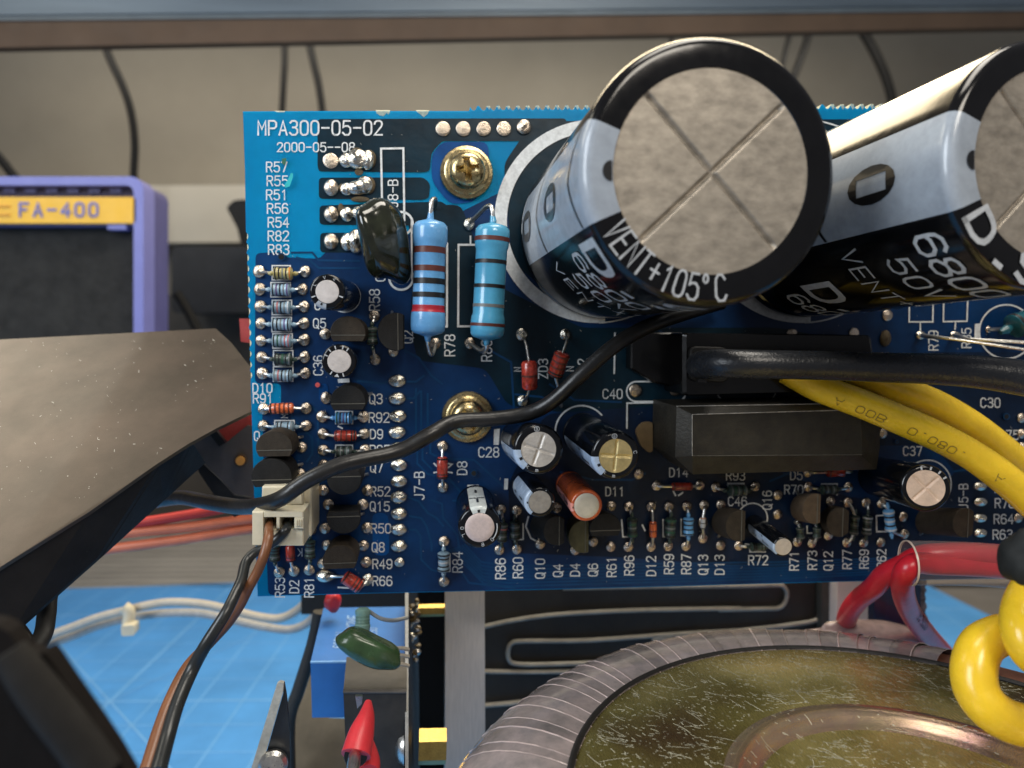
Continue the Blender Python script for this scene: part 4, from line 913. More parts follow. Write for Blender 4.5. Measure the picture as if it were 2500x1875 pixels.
def elcap(label, top, base, h, rpx, flat, sleeve=None, stripe=None, smat=None, cross=None, topm=None, group='small electrolytic capacitors', ticks=(), ringtext=None, big=False, leads=True):
    T_, B_ = bp(top, h), bp(base, .06); ax = (T_ - B_); L_ = ax.length; ax.normalize(); r = rpx * (DIST - h) / FPX
    t = thing('big_capacitor' if big else 'capacitor', label, 'capacitor', B_, group)
    sleeve = sleeve or m_sleeve2; topm = topm or m_alu2
    sh = .09 * r if big else .16 * r; rf = r * flat
    def prof(o, z0=0.0):
        P = [(z0, r * .9 + o), (z0 + .03, r + o), (.16 * (1 if big else .7), r + o), (.2 * (1 if big else .7), r * .955 + o), (.24 * (1 if big else .7), r + o)]
        P += [(L_ - sh, r + o)]
        for i in range(1, 7): a = math.pi / 2 * i / 6; P.append((L_ - sh + sh * math.sin(a) + o * math.sin(a), r - sh + sh * math.cos(a) + o * math.cos(a)))
        P += [(L_ + o, rf + (r - rf) * .3), (L_ + o, rf + .0 + .004), (L_ - .01, rf - .002)]
        return P
    seg = 96 if big else 44
    obj('sleeve', lathe(B_, ax, prof(0), seg), sleeve, t)
    topc = T_ - ax * (.004 if not big else .008)
    if cross is not None: vg = vent_grid(topc, ax, rf, cross, .045 * r if not big else .040, .055 * r if not big else .023, n=40 if not big else 120, length=.93 if not big else .985)
    else: vg = lathe(topc, ax, [(.0, rf), (.004, rf * .97), (.005, rf * .6), (.005, .0001)], 40)
    obj('metal_top', vg, topm, t)
    obj('rubber_base', lathe(B_, ax, [(-.02, r * .2), (-.02, r * .85), (.02, r * .92)], 24), m_black, t)
    axn, X, Y = frame(ax)
    def side(a, z, o=.006): return B_ + axn * z + (X * math.cos(R(a)) + Y * math.sin(R(a))) * (r + o)
    def ann(a, q, o=.006): return T_ + axn * o + (X * math.cos(R(a)) + Y * math.sin(R(a))) * q
    if stripe:
        a, wd = stripe
        stp_ = obj('stripe', lathe(B_, ax, [(.26 * (1 if big else .7), r + .004)] + [p for p in prof(.004) if p[0] > .245 * (1 if big else .7)][:-1], 24, a - wd / 2, a + wd / 2), smat or m_stripe2, t)
        if not big:
            for z0, z1 in ((L_ * .72, L_ * .86), (L_ * .3, L_ * .44)):
                obj('minus_mark', ([side(a + q, z, .009) for q, z in ((-3, z0), (3, z0), (3, z1), (-3, z1))], [(0, 1, 2, 3)]), m_ink, stp_, smooth=False)
            P = [side(a - wd / 2 + 2, L_ * .64, .009), side(a, L_ * .70, .009), side(a + wd / 2 - 2, L_ * .64, .009)]; Q = [side(a - wd / 2 + 2, L_ * .60, .009), side(a, L_ * .66, .009), side(a + wd / 2 - 2, L_ * .60, .009)]
            obj('chevron', (P + Q, [(0, 1, 4, 3), (1, 2, 5, 4)]), m_ink, stp_, smooth=False)
            rm = (rf + r) / 2
            obj('minus_mark', ([ann(a + q, z, .009) for q, z in ((-4, rf + .01), (4, rf + .01), (4, rm), (-4, rm))], [(0, 1, 2, 3)]), m_ink, t, smooth=False)
    rm = (rf + r * .93) / 2; hh = (r * .93 - rf) * .8
    for a, kind in ticks:
        if kind == '|':
            obj('tick_mark', ([ann(a + q, z) for q, z in ((-2.5, rf + .008), (2.5, rf + .008), (2.5, r * .93), (-2.5, r * .93))], [(0, 1, 2, 3)]), m_print, t, smooth=False)
        elif kind == 'A':
            obj('triangle_mark', ([ann(a + q, z) for q, z in ((-9, r * .93), (9, r * .93), (0, rf + .01))], [(0, 1, 2)]), m_print, t, smooth=False)
        elif kind == '=':
            obj('band_mark', ([ann(a + q, z) for q in range(-28, 29, 7) for z in (rm - hh * .12, rm + hh * .12)], [(2 * i, 2 * i + 1, 2 * i + 3, 2 * i + 2) for i in range(8)]), m_print, t, smooth=False)
        elif kind == '@':
            C0 = ann(a, rm); rr = hh * .55
            pts = [(rr * math.cos(2 * math.pi * i / 20), rr * math.sin(2 * math.pi * i / 20)) for i in range(20)]
            v, f = strip(pts, hh * .12, True); obj('round_mark', ([C0 + X * p.x + Y * p.y for p in v], f), m_print, t, smooth=False)
            obj('letter_mark', lettering('B', hh * .62, lambda u, v_, l=0: C0 + X * u + Y * v_ + axn * l, .16), m_print, t, smooth=False)
        else:
            out_ = -1 if math.sin(R(a)) < 0 else 1
            fn = lambda u, v_, l=0, a=a: ann(a + (-out_) * math.degrees(u / rm), rm + out_ * v_, .006 + l)
            obj('letter_mark', lettering(kind, hh * .75, fn, .15, xs=1.0), m_print, t, smooth=False)
    if leads:
        for s in (-1, 1):
            p = B_ + X * s * r * .4; obj('lead', tube([p, Vector((p.x, .02, p.z))], .025, 6), m_lead, t)
    return t, side, ann, r, rf, L_, B_, T_, axn, X, Y

elcap('small black capacitor with plain white top, right of printed R83 and above Q5', Z(1, 755, 1492), Z(2, 893, 325), 1.45, 42, .66, stripe=(-115, 40), smat=m_stripe, ticks=((60, '<'), (100, 'V'), (150, 'L'), (200, '|'), (-20, '|')))
elcap('small black capacitor with ticks round its plain top, right of printed C36', Z(2, 848, 828), Z(2, 880, 822), 1.15, 41, .68, stripe=None, ticks=((75, '|'), (105, '|'), (130, '|'), (155, '|'), (55, '|'), (-100, 'A'), (-75, '|'), (-125, '|')))
elcap('black capacitor with silver cross-scored top just below the cable, right of printed C28', Z(4, 680, 465), Z(4, 548, 385), 1.65, 63, .70, stripe=(206, 52), cross=-20, ticks=((95, '@'), (-96, 'm'), (-125, '<')), topm=mat('scored_silver_top', (.60, .56, .51), .5, .5, var=.2, vs=6, bump=.4, bs=40))
elcap('black capacitor with cross-scored top coloured as a gold reflection, left of the long black block', Z(4, 1275, 515), Z(4, 1015, 335), 2.0, 62, .70, stripe=(207, 52), cross=-5, ticks=((95, '@'), (-96, 'm'), (-125, '<'), (10, 'C')), topm=m_gold)
elcap('small capacitor with broad pale blue stripe and plain grey top, left of the orange one', Z(4, 690, 872), Z(4, 575, 735), 1.3, 39, .74, stripe=(180, 105), ticks=((62, '*'), (0, 'C')), topm=mat('grey_top', (.40, .37, .33), .5, .5, var=.2, vs=8, bump=.3))
elcap('orange-sleeved capacitor with plain pale top among the black ones', Z(4, 1050, 900), Z(4, 915, 735), 1.35, 41, .79, sleeve=m_osleeve, stripe=(185, 32), smat=m_pink, topm=mat('cream_top', (.66, .60, .48), .5, .35, var=.1, vs=8))
elcap('black capacitor with white stripe on its upper side and plain pinkish top, above printed R84', Z(4, 225, 1068), Z(4, 190, 880), 1.45, 54, .68, stripe=(93, 46), smat=mat('white_stripe', (.60, .64, .62), .3, var=.15, vs=9, coat=.3), ticks=((180, 'O'), (205, 'L'), (-15, '='), (-45, 'O'), (-80, '8')), topm=mat('pinkish_top', (.70, .58, .55), .5, .4, var=.08, vs=30, speck=.1, speck_s=50, speck_col=(.3, .2, .18)))
elcap('black capacitor with pinkish cross-scored top in the shade, left of the J5-B pads', Z(5, 1550, 668), Z(5, 1225, 590), 1.95, 63, .76, cross=42, ticks=((100, '|'), (75, '|'), (50, '|'), (30, '|')), topm=mat('salmon_top', (.74, .56, .44), .5, .3, var=.12, vs=8, bump=.3))
elcap('smallest capacitor, tilted, pale blue stripe and plain top hanging over printed R72', Z(5, 588, 1065), Z(5, 385, 905), 1.2, 27, .84, stripe=(195, 66), ticks=((85, 'O'),), topm=mat('beige_top', (.60, .53, .46), .5, .4, var=.08, vs=20))

# the two big ones
def bigcap(label, top, base, ovals, chevs, atop, rows):
    t, side, ann, r, rf, L_, B_, T_, axn, X, Y = elcap(label, top, base, 4.04, 335, .757, sleeve=m_sleeve, stripe=(181, 45), smat=m_stripe, cross=43, topm=m_alu, big=True, leads=True,
        group='big black filter capacitors standing on the board')
    # neck of the clear sleeve at the foot
    # marks in the stripe: filled ovals with a pale slot, chevrons, half oval at the top
    def oval(za, zb, slot=True, hz=.36, ha=9.5):
        n = 28; zc = (za + zb) / 2
        P = [side(181 + ha * math.cos(2 * math.pi * i / n), zc + hz * math.sin(2 * math.pi * i / n), .012) for i in range(n)]
        Q = [side(181 + 4.4 * x, zc + hz * .62 * y, .012) for x, y in ((1, 0), (1, .5), (1, 1), (.5, 1), (0, 1), (-.5, 1), (-1, 1), (-1, .5), (-1, 0), (-1, -.5), (-1, -1), (-.5, -1), (0, -1), (.5, -1), (1, -1), (1, -.5))]
        # outer ring resampled to the inner square
        m_ = len(Q); P2 = [side(181 + ha * math.cos(2 * math.pi * i / m_), zc + hz * math.sin(2 * math.pi * i / m_), .012) for i in range(m_)]
        obj('oval_mark', (P2 + Q, [(i, (i + 1) % m_, m_ + (i + 1) % m_, m_ + i) for i in range(m_)]), m_ink, t, smooth=False)
    for z in ovals: oval(L_ - z - .38, L_ - z + .38)
    for z in chevs:
        n = 10; P = []
        for i in range(n + 1):
            a = 181 - 22 + 44 * i / n; zz = L_ - z + (.5 - abs(i / n - .5)) * -.5 + .1
            P += [side(a, zz, .012), side(a, zz + .045, .012)]
        obj('chevron', (P, [(2 * i, 2 * i + 1, 2 * i + 3, 2 * i + 2) for i in range(n)]), m_ink, t, smooth=False)
    n = 10
    P = [ann(181 + 5.5 * math.cos(math.pi * i / n), rf + .02 + .085 * math.sin(math.pi * i / n), .013) for i in range(n + 1)]
    obj('oval_mark', (P, [tuple(range(n + 1))]), m_ink, t, smooth=False)
    # lettering round the top: reads along the lower left, letters standing towards the rim
    rm = (rf + r * .96) / 2
    fn = lambda u, v, l=0: ann(243 + math.degrees(u / rm), rm - v, .012 + l)
    if atop == 'VENT+105°C': obj('printed_lettering', lettering(atop, (r - rf) * .80, fn, .085, xs=.58, adv=5.7), m_print, t, smooth=False)
    else:
        fn2 = lambda u, v, l=0: ann(206 + math.degrees(u / rm), rm - v, .012 + l)
        obj('printed_lettering', lettering(atop, (r - rf) * .92, fn2, .21, xs=1.5, adv=5.2, start=.06), m_print, t, smooth=False)
    def sfn(a0, z0): return lambda u, v, l=0: side(a0 + math.degrees(u / r), z0 + v, .012 + l)
    for txt, z, sz, w_, xs_, st_, ad_ in rows:
        obj('printed_lettering', lettering(txt, sz, sfn(206, L_ - z), w_, xs=xs_, start=st_, adv=ad_), m_print, t, smooth=False)
    return t
bigcap('huge black capacitor with round scored metal top reading VENT+105°C, whole in view', (1739, 420), (1474, 571), (1.55, 3.3), (.42, 2.35), 'VENT+105°C',
       [('D.S', .42, .50, .19, 1.05, .1, 5.7), ('6800', 1.02, .34, .12, .9, .12, 5.2), ('50V', 1.52, .34, .12, .9, .32, 5.7), ('VENT+105°C', 2.1, .26, .10, .95, .1, 5.7)])
bigcap('second huge black capacitor cut off by the right picture edge, silver stripe facing left', (2572, 402), (1955, 575), (1.02, 2.9), (2.0,), 'D.S.',
       [('6800', .45, .34, .13, 1.0, .12, 5.4), ('50V', .98, .30, .12, 1.0, .32, 5.7), ('VENT+105°C', 1.6, .27, .10, .95, .1, 5.7), ('D.S', 2.5, .50, .19, 1.05, .5, 5.7), ('6800', 3.1, .34, .12, .9, .6, 5.4)])

# ------------------------------------------------------------------ lumpy dark film capacitor
fc = thing('film_capacitor', 'lumpy glossy black-green film capacitor left of the light blue resistor', 'capacitor', bp(Z(1, 1200, 1090), .2))
def lump(C, ax3, exps, seed, amp, n=40, m=26):
    v = []; f = []
    for j in range(m + 1):
        ph = -math.pi / 2 + math.pi * j / m
        for i in range(n):
            th = 2 * math.pi * i / n
            sp = lambda t, e: math.copysign(abs(t) ** e, t)
            x = sp(math.cos(ph), exps) * sp(math.cos(th), exps); y = sp(math.cos(ph), exps) * sp(math.sin(th), exps); z = sp(math.sin(ph), exps)
            k = 1 + amp * noise.noise(Vector((x, y, z)) * 1.3 + Vector((seed, 0, 0)))
            v.append(C + (ax3[0] * x + ax3[1] * y + ax3[2] * z) * k)
    for j in range(m):
        for i in range(n): k = (i + 1) % n; f.append((j * n + i, j * n + k, (j + 1) * n + k, (j + 1) * n + i))
    f.append(tuple(range(n - 1, -1, -1))); f.append(tuple(m * n + i for i in range(n)))
    return v, f
m_film = mat('dark_green_black_dip', (0.010, 0.012, 0.007), .14, var=.5, vs=4, coat=.6, bump=.3, bs=7, col2=(.022, .026, .014), speck=.04, speck_s=26, speck_col=(.1, .08, .05))
C = bp(Z(1, 1200, 1105), .62)
obj('body', lump(C, (Vector((.33, .17, -.06)), Vector((.02, -.42, .0)), Vector((-.05, 0, .54))), .72, 3.3, .16), m_film, fc)
for p in ((1320, 965), (1325, 1385)):
    q = bp(Z(1, *p), .02); obj('lead', tube([q, q + Vector((-.12, -.35, .1 if p[1] > 1000 else -.12))], .03, 8), m_lead, fc)

# ------------------------------------------------------------------ screws
def screw(label, x, y, rot):
    t = thing('screw', label, 'screw', bp((x, y), .04), 'brass coloured screws holding the board')
    c = bp((x, y), .036); ax = Vector((0, -1, 0)); k = (DIST - .1) / FPX
    obj('washer', lathe(c, ax, [(0, 63 * k), (.02, 64 * k), (.045, 62 * k), (.055, 50 * k), (.06, 44 * k), (.06, 20 * k)], 40), m_zinc, t)
    obj('flange', lathe(c + ax * .06, ax, [(0, 54 * k), (.03, 54 * k), (.045, 50 * k), (.05, 30 * k)], 40), m_zinc, t)
    r = 44 * k; v = []; f = []; seg, rings = 72, 26
    for j in range(rings + 1):
        q = r * (1 - j / rings)
        for i in range(seg):
            a = 2 * math.pi * i / seg; X_, Z_ = q * math.cos(a), q * math.sin(a)
            dome = .17 * (max(0, 1 - (q / r) ** 4)) ** .5 * (.9) + .03
            b = R(rot); u = X_ * math.cos(b) + Z_ * math.sin(b); w_ = -X_ * math.sin(b) + Z_ * math.cos(b)
            arm = max((1 if abs(w_) < r * .16 and abs(u) < r * .6 else 0), (1 if abs(u) < r * .16 and abs(w_) < r * .6 else 0), (1 if q < r * .30 else 0))
            d = arm * (.24 - .10 * (q / (r * .6)) ** 1)
            v.append(c + Vector((X_, -(.10 + dome - d), Z_)))
    for j in range(rings):
        for i in range(seg): k2 = (i + 1) % seg; f.append((j * seg + i, j * seg + k2, (j + 1) * seg + k2, (j + 1) * seg + i))
    obj('head', (v, f), m_zinc, t)
screw('brass coloured cross-head screw with washer, upper one beside the printed J8-B box', *Z(1, 1830, 575), 6)
screw('brass coloured screw crossed by the black cable, lower one', *Z(2, 1838, 1257), 40)

# ------------------------------------------------------------------ long black block, black housing
m_block = mat('scuffed_black_casting', (0.028, 0.024, 0.019), .5, spec=.4, var=.4, vs=4, bump=.3, bs=30, speck=.07, speck_s=26, speck_col=(.2, .19, .17), col2=(.032, .028, .02))
bk = thing('black_block', 'long scuffed black block with chamfered edges lying below the yellow wires', 'component', bp((1890, 1080), .1))
def lift(p, h0, h1): k = (DIST - h0) / (DIST - h1); return (FOOT[0] + (p[0] - FOOT[0]) * k, FOOT[1] + (p[1] - FOOT[1]) * k)
A = [(1652, 992), (2148, 984), (2148, 1092), (2140, 1146), (1692, 1158), (1648, 1116)]; B = [(1690, 1012), (2102, 1000), (2105, 1110), (2102, 1112), (1692, 1114), (1690, 1113)]
obj('body', loft([bp(lift(p, 1.05, .05), .04) for p in A], [bp(p, 1.05) for p in A], [bp(p, 1.2) for p in B]), m_block, bk, smooth=False)
obj('end_flange', pbox(rounded(ZL(4, [(1430, 320), (1480, 260), (1560, 250), (1560, 480), (1530, 490), (1470, 440)]), 10), .035, .12), mat('brown_flange', (.2, .13, .06), .5), bk, smooth=False)
ed = [bp(p, 1.062) for p in A]
m_scuff = mat('worn_pale_edge', (.30, .28, .25), .7, var=.5, vs=12)
obj('edge_scuff', tube([bp(B[0], 1.203), bp(B[1], 1.203)], .007, 5), m_scuff, bk); obj('edge_scuff', tube([bp(B[0], 1.203), bp(B[5], 1.203)], .006, 5), m_scuff, bk)
obj('edge_scuff', tube([bp(A[0], 1.05), bp(A[1], 1.05)], .008, 5), m_scuff, bk)
obj('edge_scuff', tube([bp(B[5], 1.203), bp(B[2], 1.203)], .004, 5), m_seam, bk)
m_gloss = mat('glossy_black_nylon', (0.0035, 0.0035, 0.0035), .22, var=.4, vs=3, spec=.4, bump=.1, bs=6, speck=.05, speck_s=24, speck_col=(.14, .13, .12))
hz = thing('connector_housing', 'glossy black terminal housing that the thick black cable enters', 'connector', bp((1850, 890), .1))
obj('shell', pbox(rounded([(1668, 812), (2128, 818), (2134, 860), (2134, 955), (1668, 966)], 8), .035, .85, .05), m_gloss, hz, smooth=False)
obj('skirt', pbox([(1540, 812), (1667, 812), (1667, 950), (1600, 935), (1540, 900)], .035, .3, .03), m_gloss, hz, smooth=False)
obj('entry_collar', pbox(rounded([(1685, 845), (1780, 848), (1780, 935), (1685, 930)], 20), .86, .95, .02), m_black, hz, smooth=False)
obj('latch', pbox(ZL(16, [(1930, 1000), (2010, 1030), (2010, 1085), (1930, 1080)]), .86, .98), m_ink, hz, smooth=False)

# ------------------------------------------------------------------ ivory two-way plug with its wires
pl = thing('plug_connector', 'ivory two-way plug at the lower left of the board with brown and black wires', 'connector', bp(Z(3, 400, 950), .2))
obj('header', pbox(rounded(ZL(3, [(250, 655), (632, 645), (632, 1045), (520, 1060), (240, 1010)]), 4), .035, .75, .03), m_ivory, pl, smooth=False)
obj('latch', pbox(ZL(3, [(430, 660), (560, 655), (570, 800), (440, 810)]), .75, .9, .03), m_ivory, pl, smooth=False)
hf, hb_ = 1.25, .78
F = lambda a, b, c, d, h1=hf, h0=hb_: pbox(ZL(3, [(a, b), (c, b), (c, d), (a, d)]), h0, h1, .015)
obj('plug_wall', F(175, 850, 262, 1115), m_ivory, pl, smooth=False); obj('plug_wall', F(262.5, 850, 572, 893), m_ivory, pl, smooth=False)
obj('plug_wall', F(362, 893.5, 388, 985), m_ivory, pl, smooth=False); obj('plug_wall', F(500, 893.5, 572, 985), m_ivory, pl, smooth=False)
obj('plug_wall', F(262.5, 985.5, 572, 1115, hf - .06), m_ivory, pl, smooth=False)
obj('contact_floor', F(262.5, 893.5, 499, 985, .86, .79), mat('dull_contact', (.10, .07, .02), .4, .6, var=.5, vs=10), pl, smooth=False)
for x in (515, 530, 545): obj('rib', F(x, 915, x + 7, 970, hf + .02, hf), m_ivory, pl, smooth=False)
for x in (285, 345, 400, 470): obj('contact', F(x, 900, x + 10, 930, 1.0, .86), m_brass, pl, smooth=False)
def wire(name, label, cat, pts, m, seg=14, group=None, px_r=True, n=8, wob=.02):
    P = [at(p, DIST - h) for p, h, r in pts]; rr = [r * (DIST - h) / FPX if px_r else r for p, h, r in pts]
    return obj(name, tube(P, rr, seg, n, wob), m, label=label, cat=cat, group=group)
WG = 'wires running to the ivory plug'
wire('brown_wire', 'brown wire running from the left slot of the ivory plug down to the bottom edge', 'wire',
     [(Z(3, 310, 925), .95, 9), (Z(3, 305, 980), 1.3, 10.5), (Z(3, 300, 1060), 1.5, 12), (Z(3, 270, 1180), 1.6, 12), (Z(11, 1740, 330), 1.6, 12), (Z(11, 1680, 440), 1.6, 12), (Z(11, 1620, 560), 1.55, 12),
      (Z(11, 1530, 690), 1.5, 12.5), (Z(11, 1400, 830), 1.55, 13), (Z(11, 1265, 980), 1.9, 14), (Z(11, 1150, 1200), 2.3, 15), (Z(11, 1075, 1400), 2.6, 16), (Z(11, 990, 1680), 3.0, 18)], m_brownw, group=WG)
wire('black_wire', 'black wire leaving the right slot of the ivory plug, twisted with the brown one', 'wire',
     [(Z(3, 455, 925), .95, 9), (Z(3, 440, 985), 1.22, 11), (Z(3, 370, 1060), 1.22, 12), (Z(3, 280, 1125), 1.22, 12), (Z(3, 185, 1175), 1.25, 12), (Z(3, 125, 1250), 1.35, 12.5), (Z(3, 95, 1370), 1.6, 12.5), (Z(11, 1590, 480), 1.8, 13),
      (Z(11, 1520, 620), 2.0, 14), (Z(11, 1400, 810), 2.1, 15), (Z(11, 1300, 990), 2.1, 16), (Z(11, 1200, 1220), 2.4, 17), (Z(11, 1130, 1450), 2.7, 18), (Z(11, 1065, 1690), 3.1, 20)],
     mat('black_wire_pvc', (.022, .024, .024), .28, var=.2, vs=2, bump=.15, bs=8), group=WG)

# ------------------------------------------------------------------ cables in front of the board
k = 1.1302
def V(x, y): return (x * k, y * k)
wire('long_black_cable', 'long thin black cable winding across the board up under the first big capacitor', 'cable',
     [(V(330, 1085), -1.6, 15), (V(390, 1075), -1.0, 17), (V(450, 1085), -.3, 18), (V(530, 1095), .5, 19), (V(600, 1080), 1.25, 19.5), (V(660, 1040), 1.35, 19.5), (V(740, 1003), 1.3, 19.5),
      (V(860, 975), 1.15, 19), (V(930, 938), 1.1, 19), (V(985, 910), .95, 18.5), (V(1060, 905), .95, 18.5), (V(1140, 893), 1.0, 18.5), (V(1195, 865), 1.1, 19), (V(1260, 805), 1.2, 19.5),
      (V(1330, 745), 1.15, 19.5), (V(1400, 705), .9, 19), (V(1480, 678), .5, 17), (V(1560, 655), .3, 16)], m_rubber, 16)
wire('thick_black_cable', 'thick black cable leaving the black housing to the right edge over the yellow wires', 'cable',
     [(V(1512, 790), .88, 36), (V(1520, 788), 1.3, 37), (V(1560, 785), 1.75, 37), (V(1640, 787), 1.95, 37), (V(1760, 789), 2.0, 37.5), (V(1880, 793), 2.1, 39), (V(1990, 796), 2.2, 41), (V(2100, 802), 2.35, 44),
      (V(2212, 817), 2.5, 48), (V(2330, 842), 2.6, 51)], mat('thick_cable_rubber', (.018, .020, .024), .27, var=.2, vs=2, bump=.35, bs=30, rv=.2), 28)
ya = [(V(1700, 800), .95, 36), (V(1770, 838), 1.1, 37), (V(1850, 868), 1.25, 38), (V(1940, 905), 1.4, 39), (V(2030, 945), 1.5, 40), (V(2110, 990), 1.6, 41), (V(2190, 1050), 1.7, 43), (V(2280, 1130), 1.8, 45)]
yb = [(V(1840, 800), .9, 33), (V(1930, 835), .95, 35), (V(2020, 872), 1.0, 37), (V(2100, 920), 1.0, 39), (V(2180, 985), .95, 41), (V(2290, 1080), .9, 43)]
yw = wire('yellow_wire', 'thick yellow wire with dark print running down right from under the black cable, front one', 'wire', ya, m_yellow, 24, group='thick yellow wires')
wire('yellow_wire', 'thick yellow wire partly behind its twin, upper right one of the pair', 'wire', yb, m_yellow, 24, group='thick yellow wires')
# print on the yellow wire
def along(pts, mult=1.0):
    P = [at(p, DIST - h) for p, h, r in pts]; rr = [r * (DIST - h) / FPX for p, h, r in pts]
    Q = catmull([Vector((a.x, a.y, a.z, b)) for a, b in zip(P, rr)], 20)
    C = [Vector(q[:3]) for q in Q]; S = [0]
    for i in range(1, len(C)): S.append(S[-1] + (C[i] - C[i - 1]).length)
    def fn(s, ang, o=.006):
        s = max(0, min(S[-1] - 1e-4, s)); i = next(j for j in range(1, len(S)) if S[j] > s)
        t = (s - S[i - 1]) / (S[i] - S[i - 1]); c = C[i - 1].lerp(C[i], t); d = (C[i] - C[i - 1]).normalized()
        r = Q[i - 1][3] + (Q[i][3] - Q[i - 1][3]) * t
        out_ = (Vector((0, -1, 0)) - d * -d.y).normalized(); sd = d.cross(out_)
        return c + (out_ * math.cos(ang) + sd * math.sin(ang)) * (r + o), r
    return fn, S[-1]
def tube_text(s, pts, s0, size, ang0, m, parent, flip=False, w=.12, xs=.9):
    fn, tot = along(pts)
    def g_(u, v, l=0):
        uu = s0 + (-u if flip else u); r = fn(uu, 0)[1]
        return fn(uu, ang0 + (-v if flip else v) / r, .007 + l)[0]
    obj('printed_lettering', lettering(s, size, g_, w, xs, start=0), m, parent, smooth=False)
m_faint = mat('faint_brown_ink', (.30, .20, .03), .5)
for txt, s0 in (('A 00B', .72), ('0.080.', 1.75), ('A', 3.1)):
    tube_text(txt, ya, s0, .105, .55, m_faint, yw, w=.12, xs=1.5)
# thin bare leads running off right
for i, (a, b, c, lab) in enumerate((((2248, 817), (2330, 828), (2520, 856), 'lower one of two bare tinned leads running off right below the second big capacitor'),
                                    ((2328, 817), (2370, 828), (2520, 838), 'upper one of two bare tinned leads running off right below the second big capacitor'))):
    wire('bare_lead', lab, 'lead wire', [(a, .05, 5), ((a[0] + 14, a[1] + 4), .3, 6), (b, .6, 4), (c, 1.0, 5), ((2620, c[1] + 14), 1.1, 5)], m_lead, 8, group='bare leads')
# ================================================================== BELOW AND AROUND THE BOARD
def planed(tri):
    """plane through three (pixel, depth): returns depth function (1/depth is linear over the picture)"""
    M = Matrix([[1, p[0], p[1]] for p, d in tri]); c = M.inverted() @ Vector([1 / d for p, d in tri])
    return lambda p: 1 / (c[0] + c[1] * p[0] + c[2] * p[1])
def plate(pts, dep, th):
    a = [at(p, dep(p)) for p in pts]
    n = (a[1] - a[0]).cross(a[2] - a[1]).normalized()
    if n.y < 0: n = -n
    return loft(a, [q + n * th for q in a])

# ------------------------------------------------------------------ toroidal transformer
TC = Vector((4.904, -4.507, -4.67)); RD = 3.58
tr = thing('toroidal_transformer', 'film-wrapped toroidal transformer with yellow dished plate, bottom right in front of the board', 'transformer', TC + Vector((0, 0, -2.2)))
m_film2 = mat('clear_winding_film', (0.28, 0.255, 0.25), .16, .1, var=.3, vs=1.8, coat=.5, bump=.5, bs=5, col2=(.44, .36, .345), rnd=.22, speck=.06, speck_s=22, speck_col=(.6, .56, .52))
m_crease = mat('bright_film_edge', (.62, .50, .47), .3, .1, var=.4, vs=2.5, coat=.4, rnd=.3)
Rm, Ra, Rb = 3.92, 1.28, 1.12; cz = -4.67 - 1.15
def tor(A, m_, lift_=0.0):
    A2 = A + .10 * math.sin(m_ * 1.1 - .9)
    r = Rm + (Ra + lift_) * math.cos(m_); z = cz + (Rb + lift_) * math.sin(m_)
    return Vector((TC.x + r * math.cos(A2), TC.y + r * math.sin(A2), z))
st = 3.9; i = 0; a = 48.0
while a < 205:
    v = []; f = []; ns = 26; w_ = R(st * 1.9); jit = random.uniform(-.006, .01)
    for j in range(ns + 1):
        mm = R(-70 + 250 * j / ns)
        for q in range(5):
            s = q / 4
            v.append(tor(R(a) + w_ * s, mm, .012 + .045 * (1 - s) + jit + .012 * math.sin(s * math.pi)))
    for j in range(ns):
        for q in range(4): f.append((j * 5 + q, j * 5 + q + 1, (j + 1) * 5 + q + 1, (j + 1) * 5 + q))
    fw_ = obj('film_wrap', (v, f), m_film2, tr)
    if random.random() < .6: obj('film_crease', tube([v[j * 5] + Vector((0, 0, .001)) for j in range(random.choice((5, 8, 11)), random.choice((ns - 3, ns + 1)), 2)], .004 + random.random() * .007, 5, 2), m_crease, fw_)
    a += st * random.uniform(.5, 1.35)
v = []; f = []
for i_ in range(121):
    for j in range(24): v.append(tor(R(i_ * 3), 2 * math.pi * j / 24, -.03))
for i_ in range(120):
    for j in range(24): k2 = (j + 1) % 24; f.append((i_ * 24 + j, i_ * 24 + k2, (i_ + 1) * 24 + k2, (i_ + 1) * 24 + j))
obj('winding_core', (v, f), mat('copper_winding', (.42, .19, .12), .4, .7, var=.25, vs=3, bump=.4, bs=8), tr)
m_plate = bpy.data.materials.new('yellow_passivated_steel'); m_plate.use_nodes = True
nt = m_plate.node_tree; N = nt.nodes; L = nt.links; b = N['Principled BSDF']
tc = N.new('ShaderNodeTexCoord'); n1 = N.new('ShaderNodeTexNoise'); n1.inputs['Scale'].default_value = .38; n1.inputs['Detail'].default_value = 5
L.new(tc.outputs['Object'], n1.inputs[0])
rp = N.new('ShaderNodeValToRGB'); e = rp.color_ramp.elements
e[0].position = .3; e[0].color = (.12, .075, .035, 1); e[1].position = .72; e[1].color = (.80, .60, .22, 1)
x_ = e.new(.45); x_.color = (.27, .23, .07, 1); x_ = e.new(.58); x_.color = (.62, .52, .20, 1)
L.new(n1.outputs[0], rp.inputs[0])
n2 = N.new('ShaderNodeTexNoise'); n2.inputs['Scale'].default_value = 9; n2.inputs['Detail'].default_value = 8; n2.inputs['Roughness'].default_value = .75
mp = N.new('ShaderNodeMapping'); mp.inputs['Scale'].default_value = (3.5, .8, 1); mp.inputs['Rotation'].default_value = (0, 0, R(35))
L.new(tc.outputs['Object'], mp.inputs[0]); L.new(mp.outputs[0], n2.inputs[0])
r2 = N.new('ShaderNodeValToRGB'); r2.color_ramp.elements[0].position = .58; r2.color_ramp.elements[1].position = .86
r2.color_ramp.elements[1].color = (.55, .55, .55, 1)
L.new(n2.outputs[0], r2.inputs[0]); mx = N.new('ShaderNodeMix'); mx.data_type = 'RGBA'
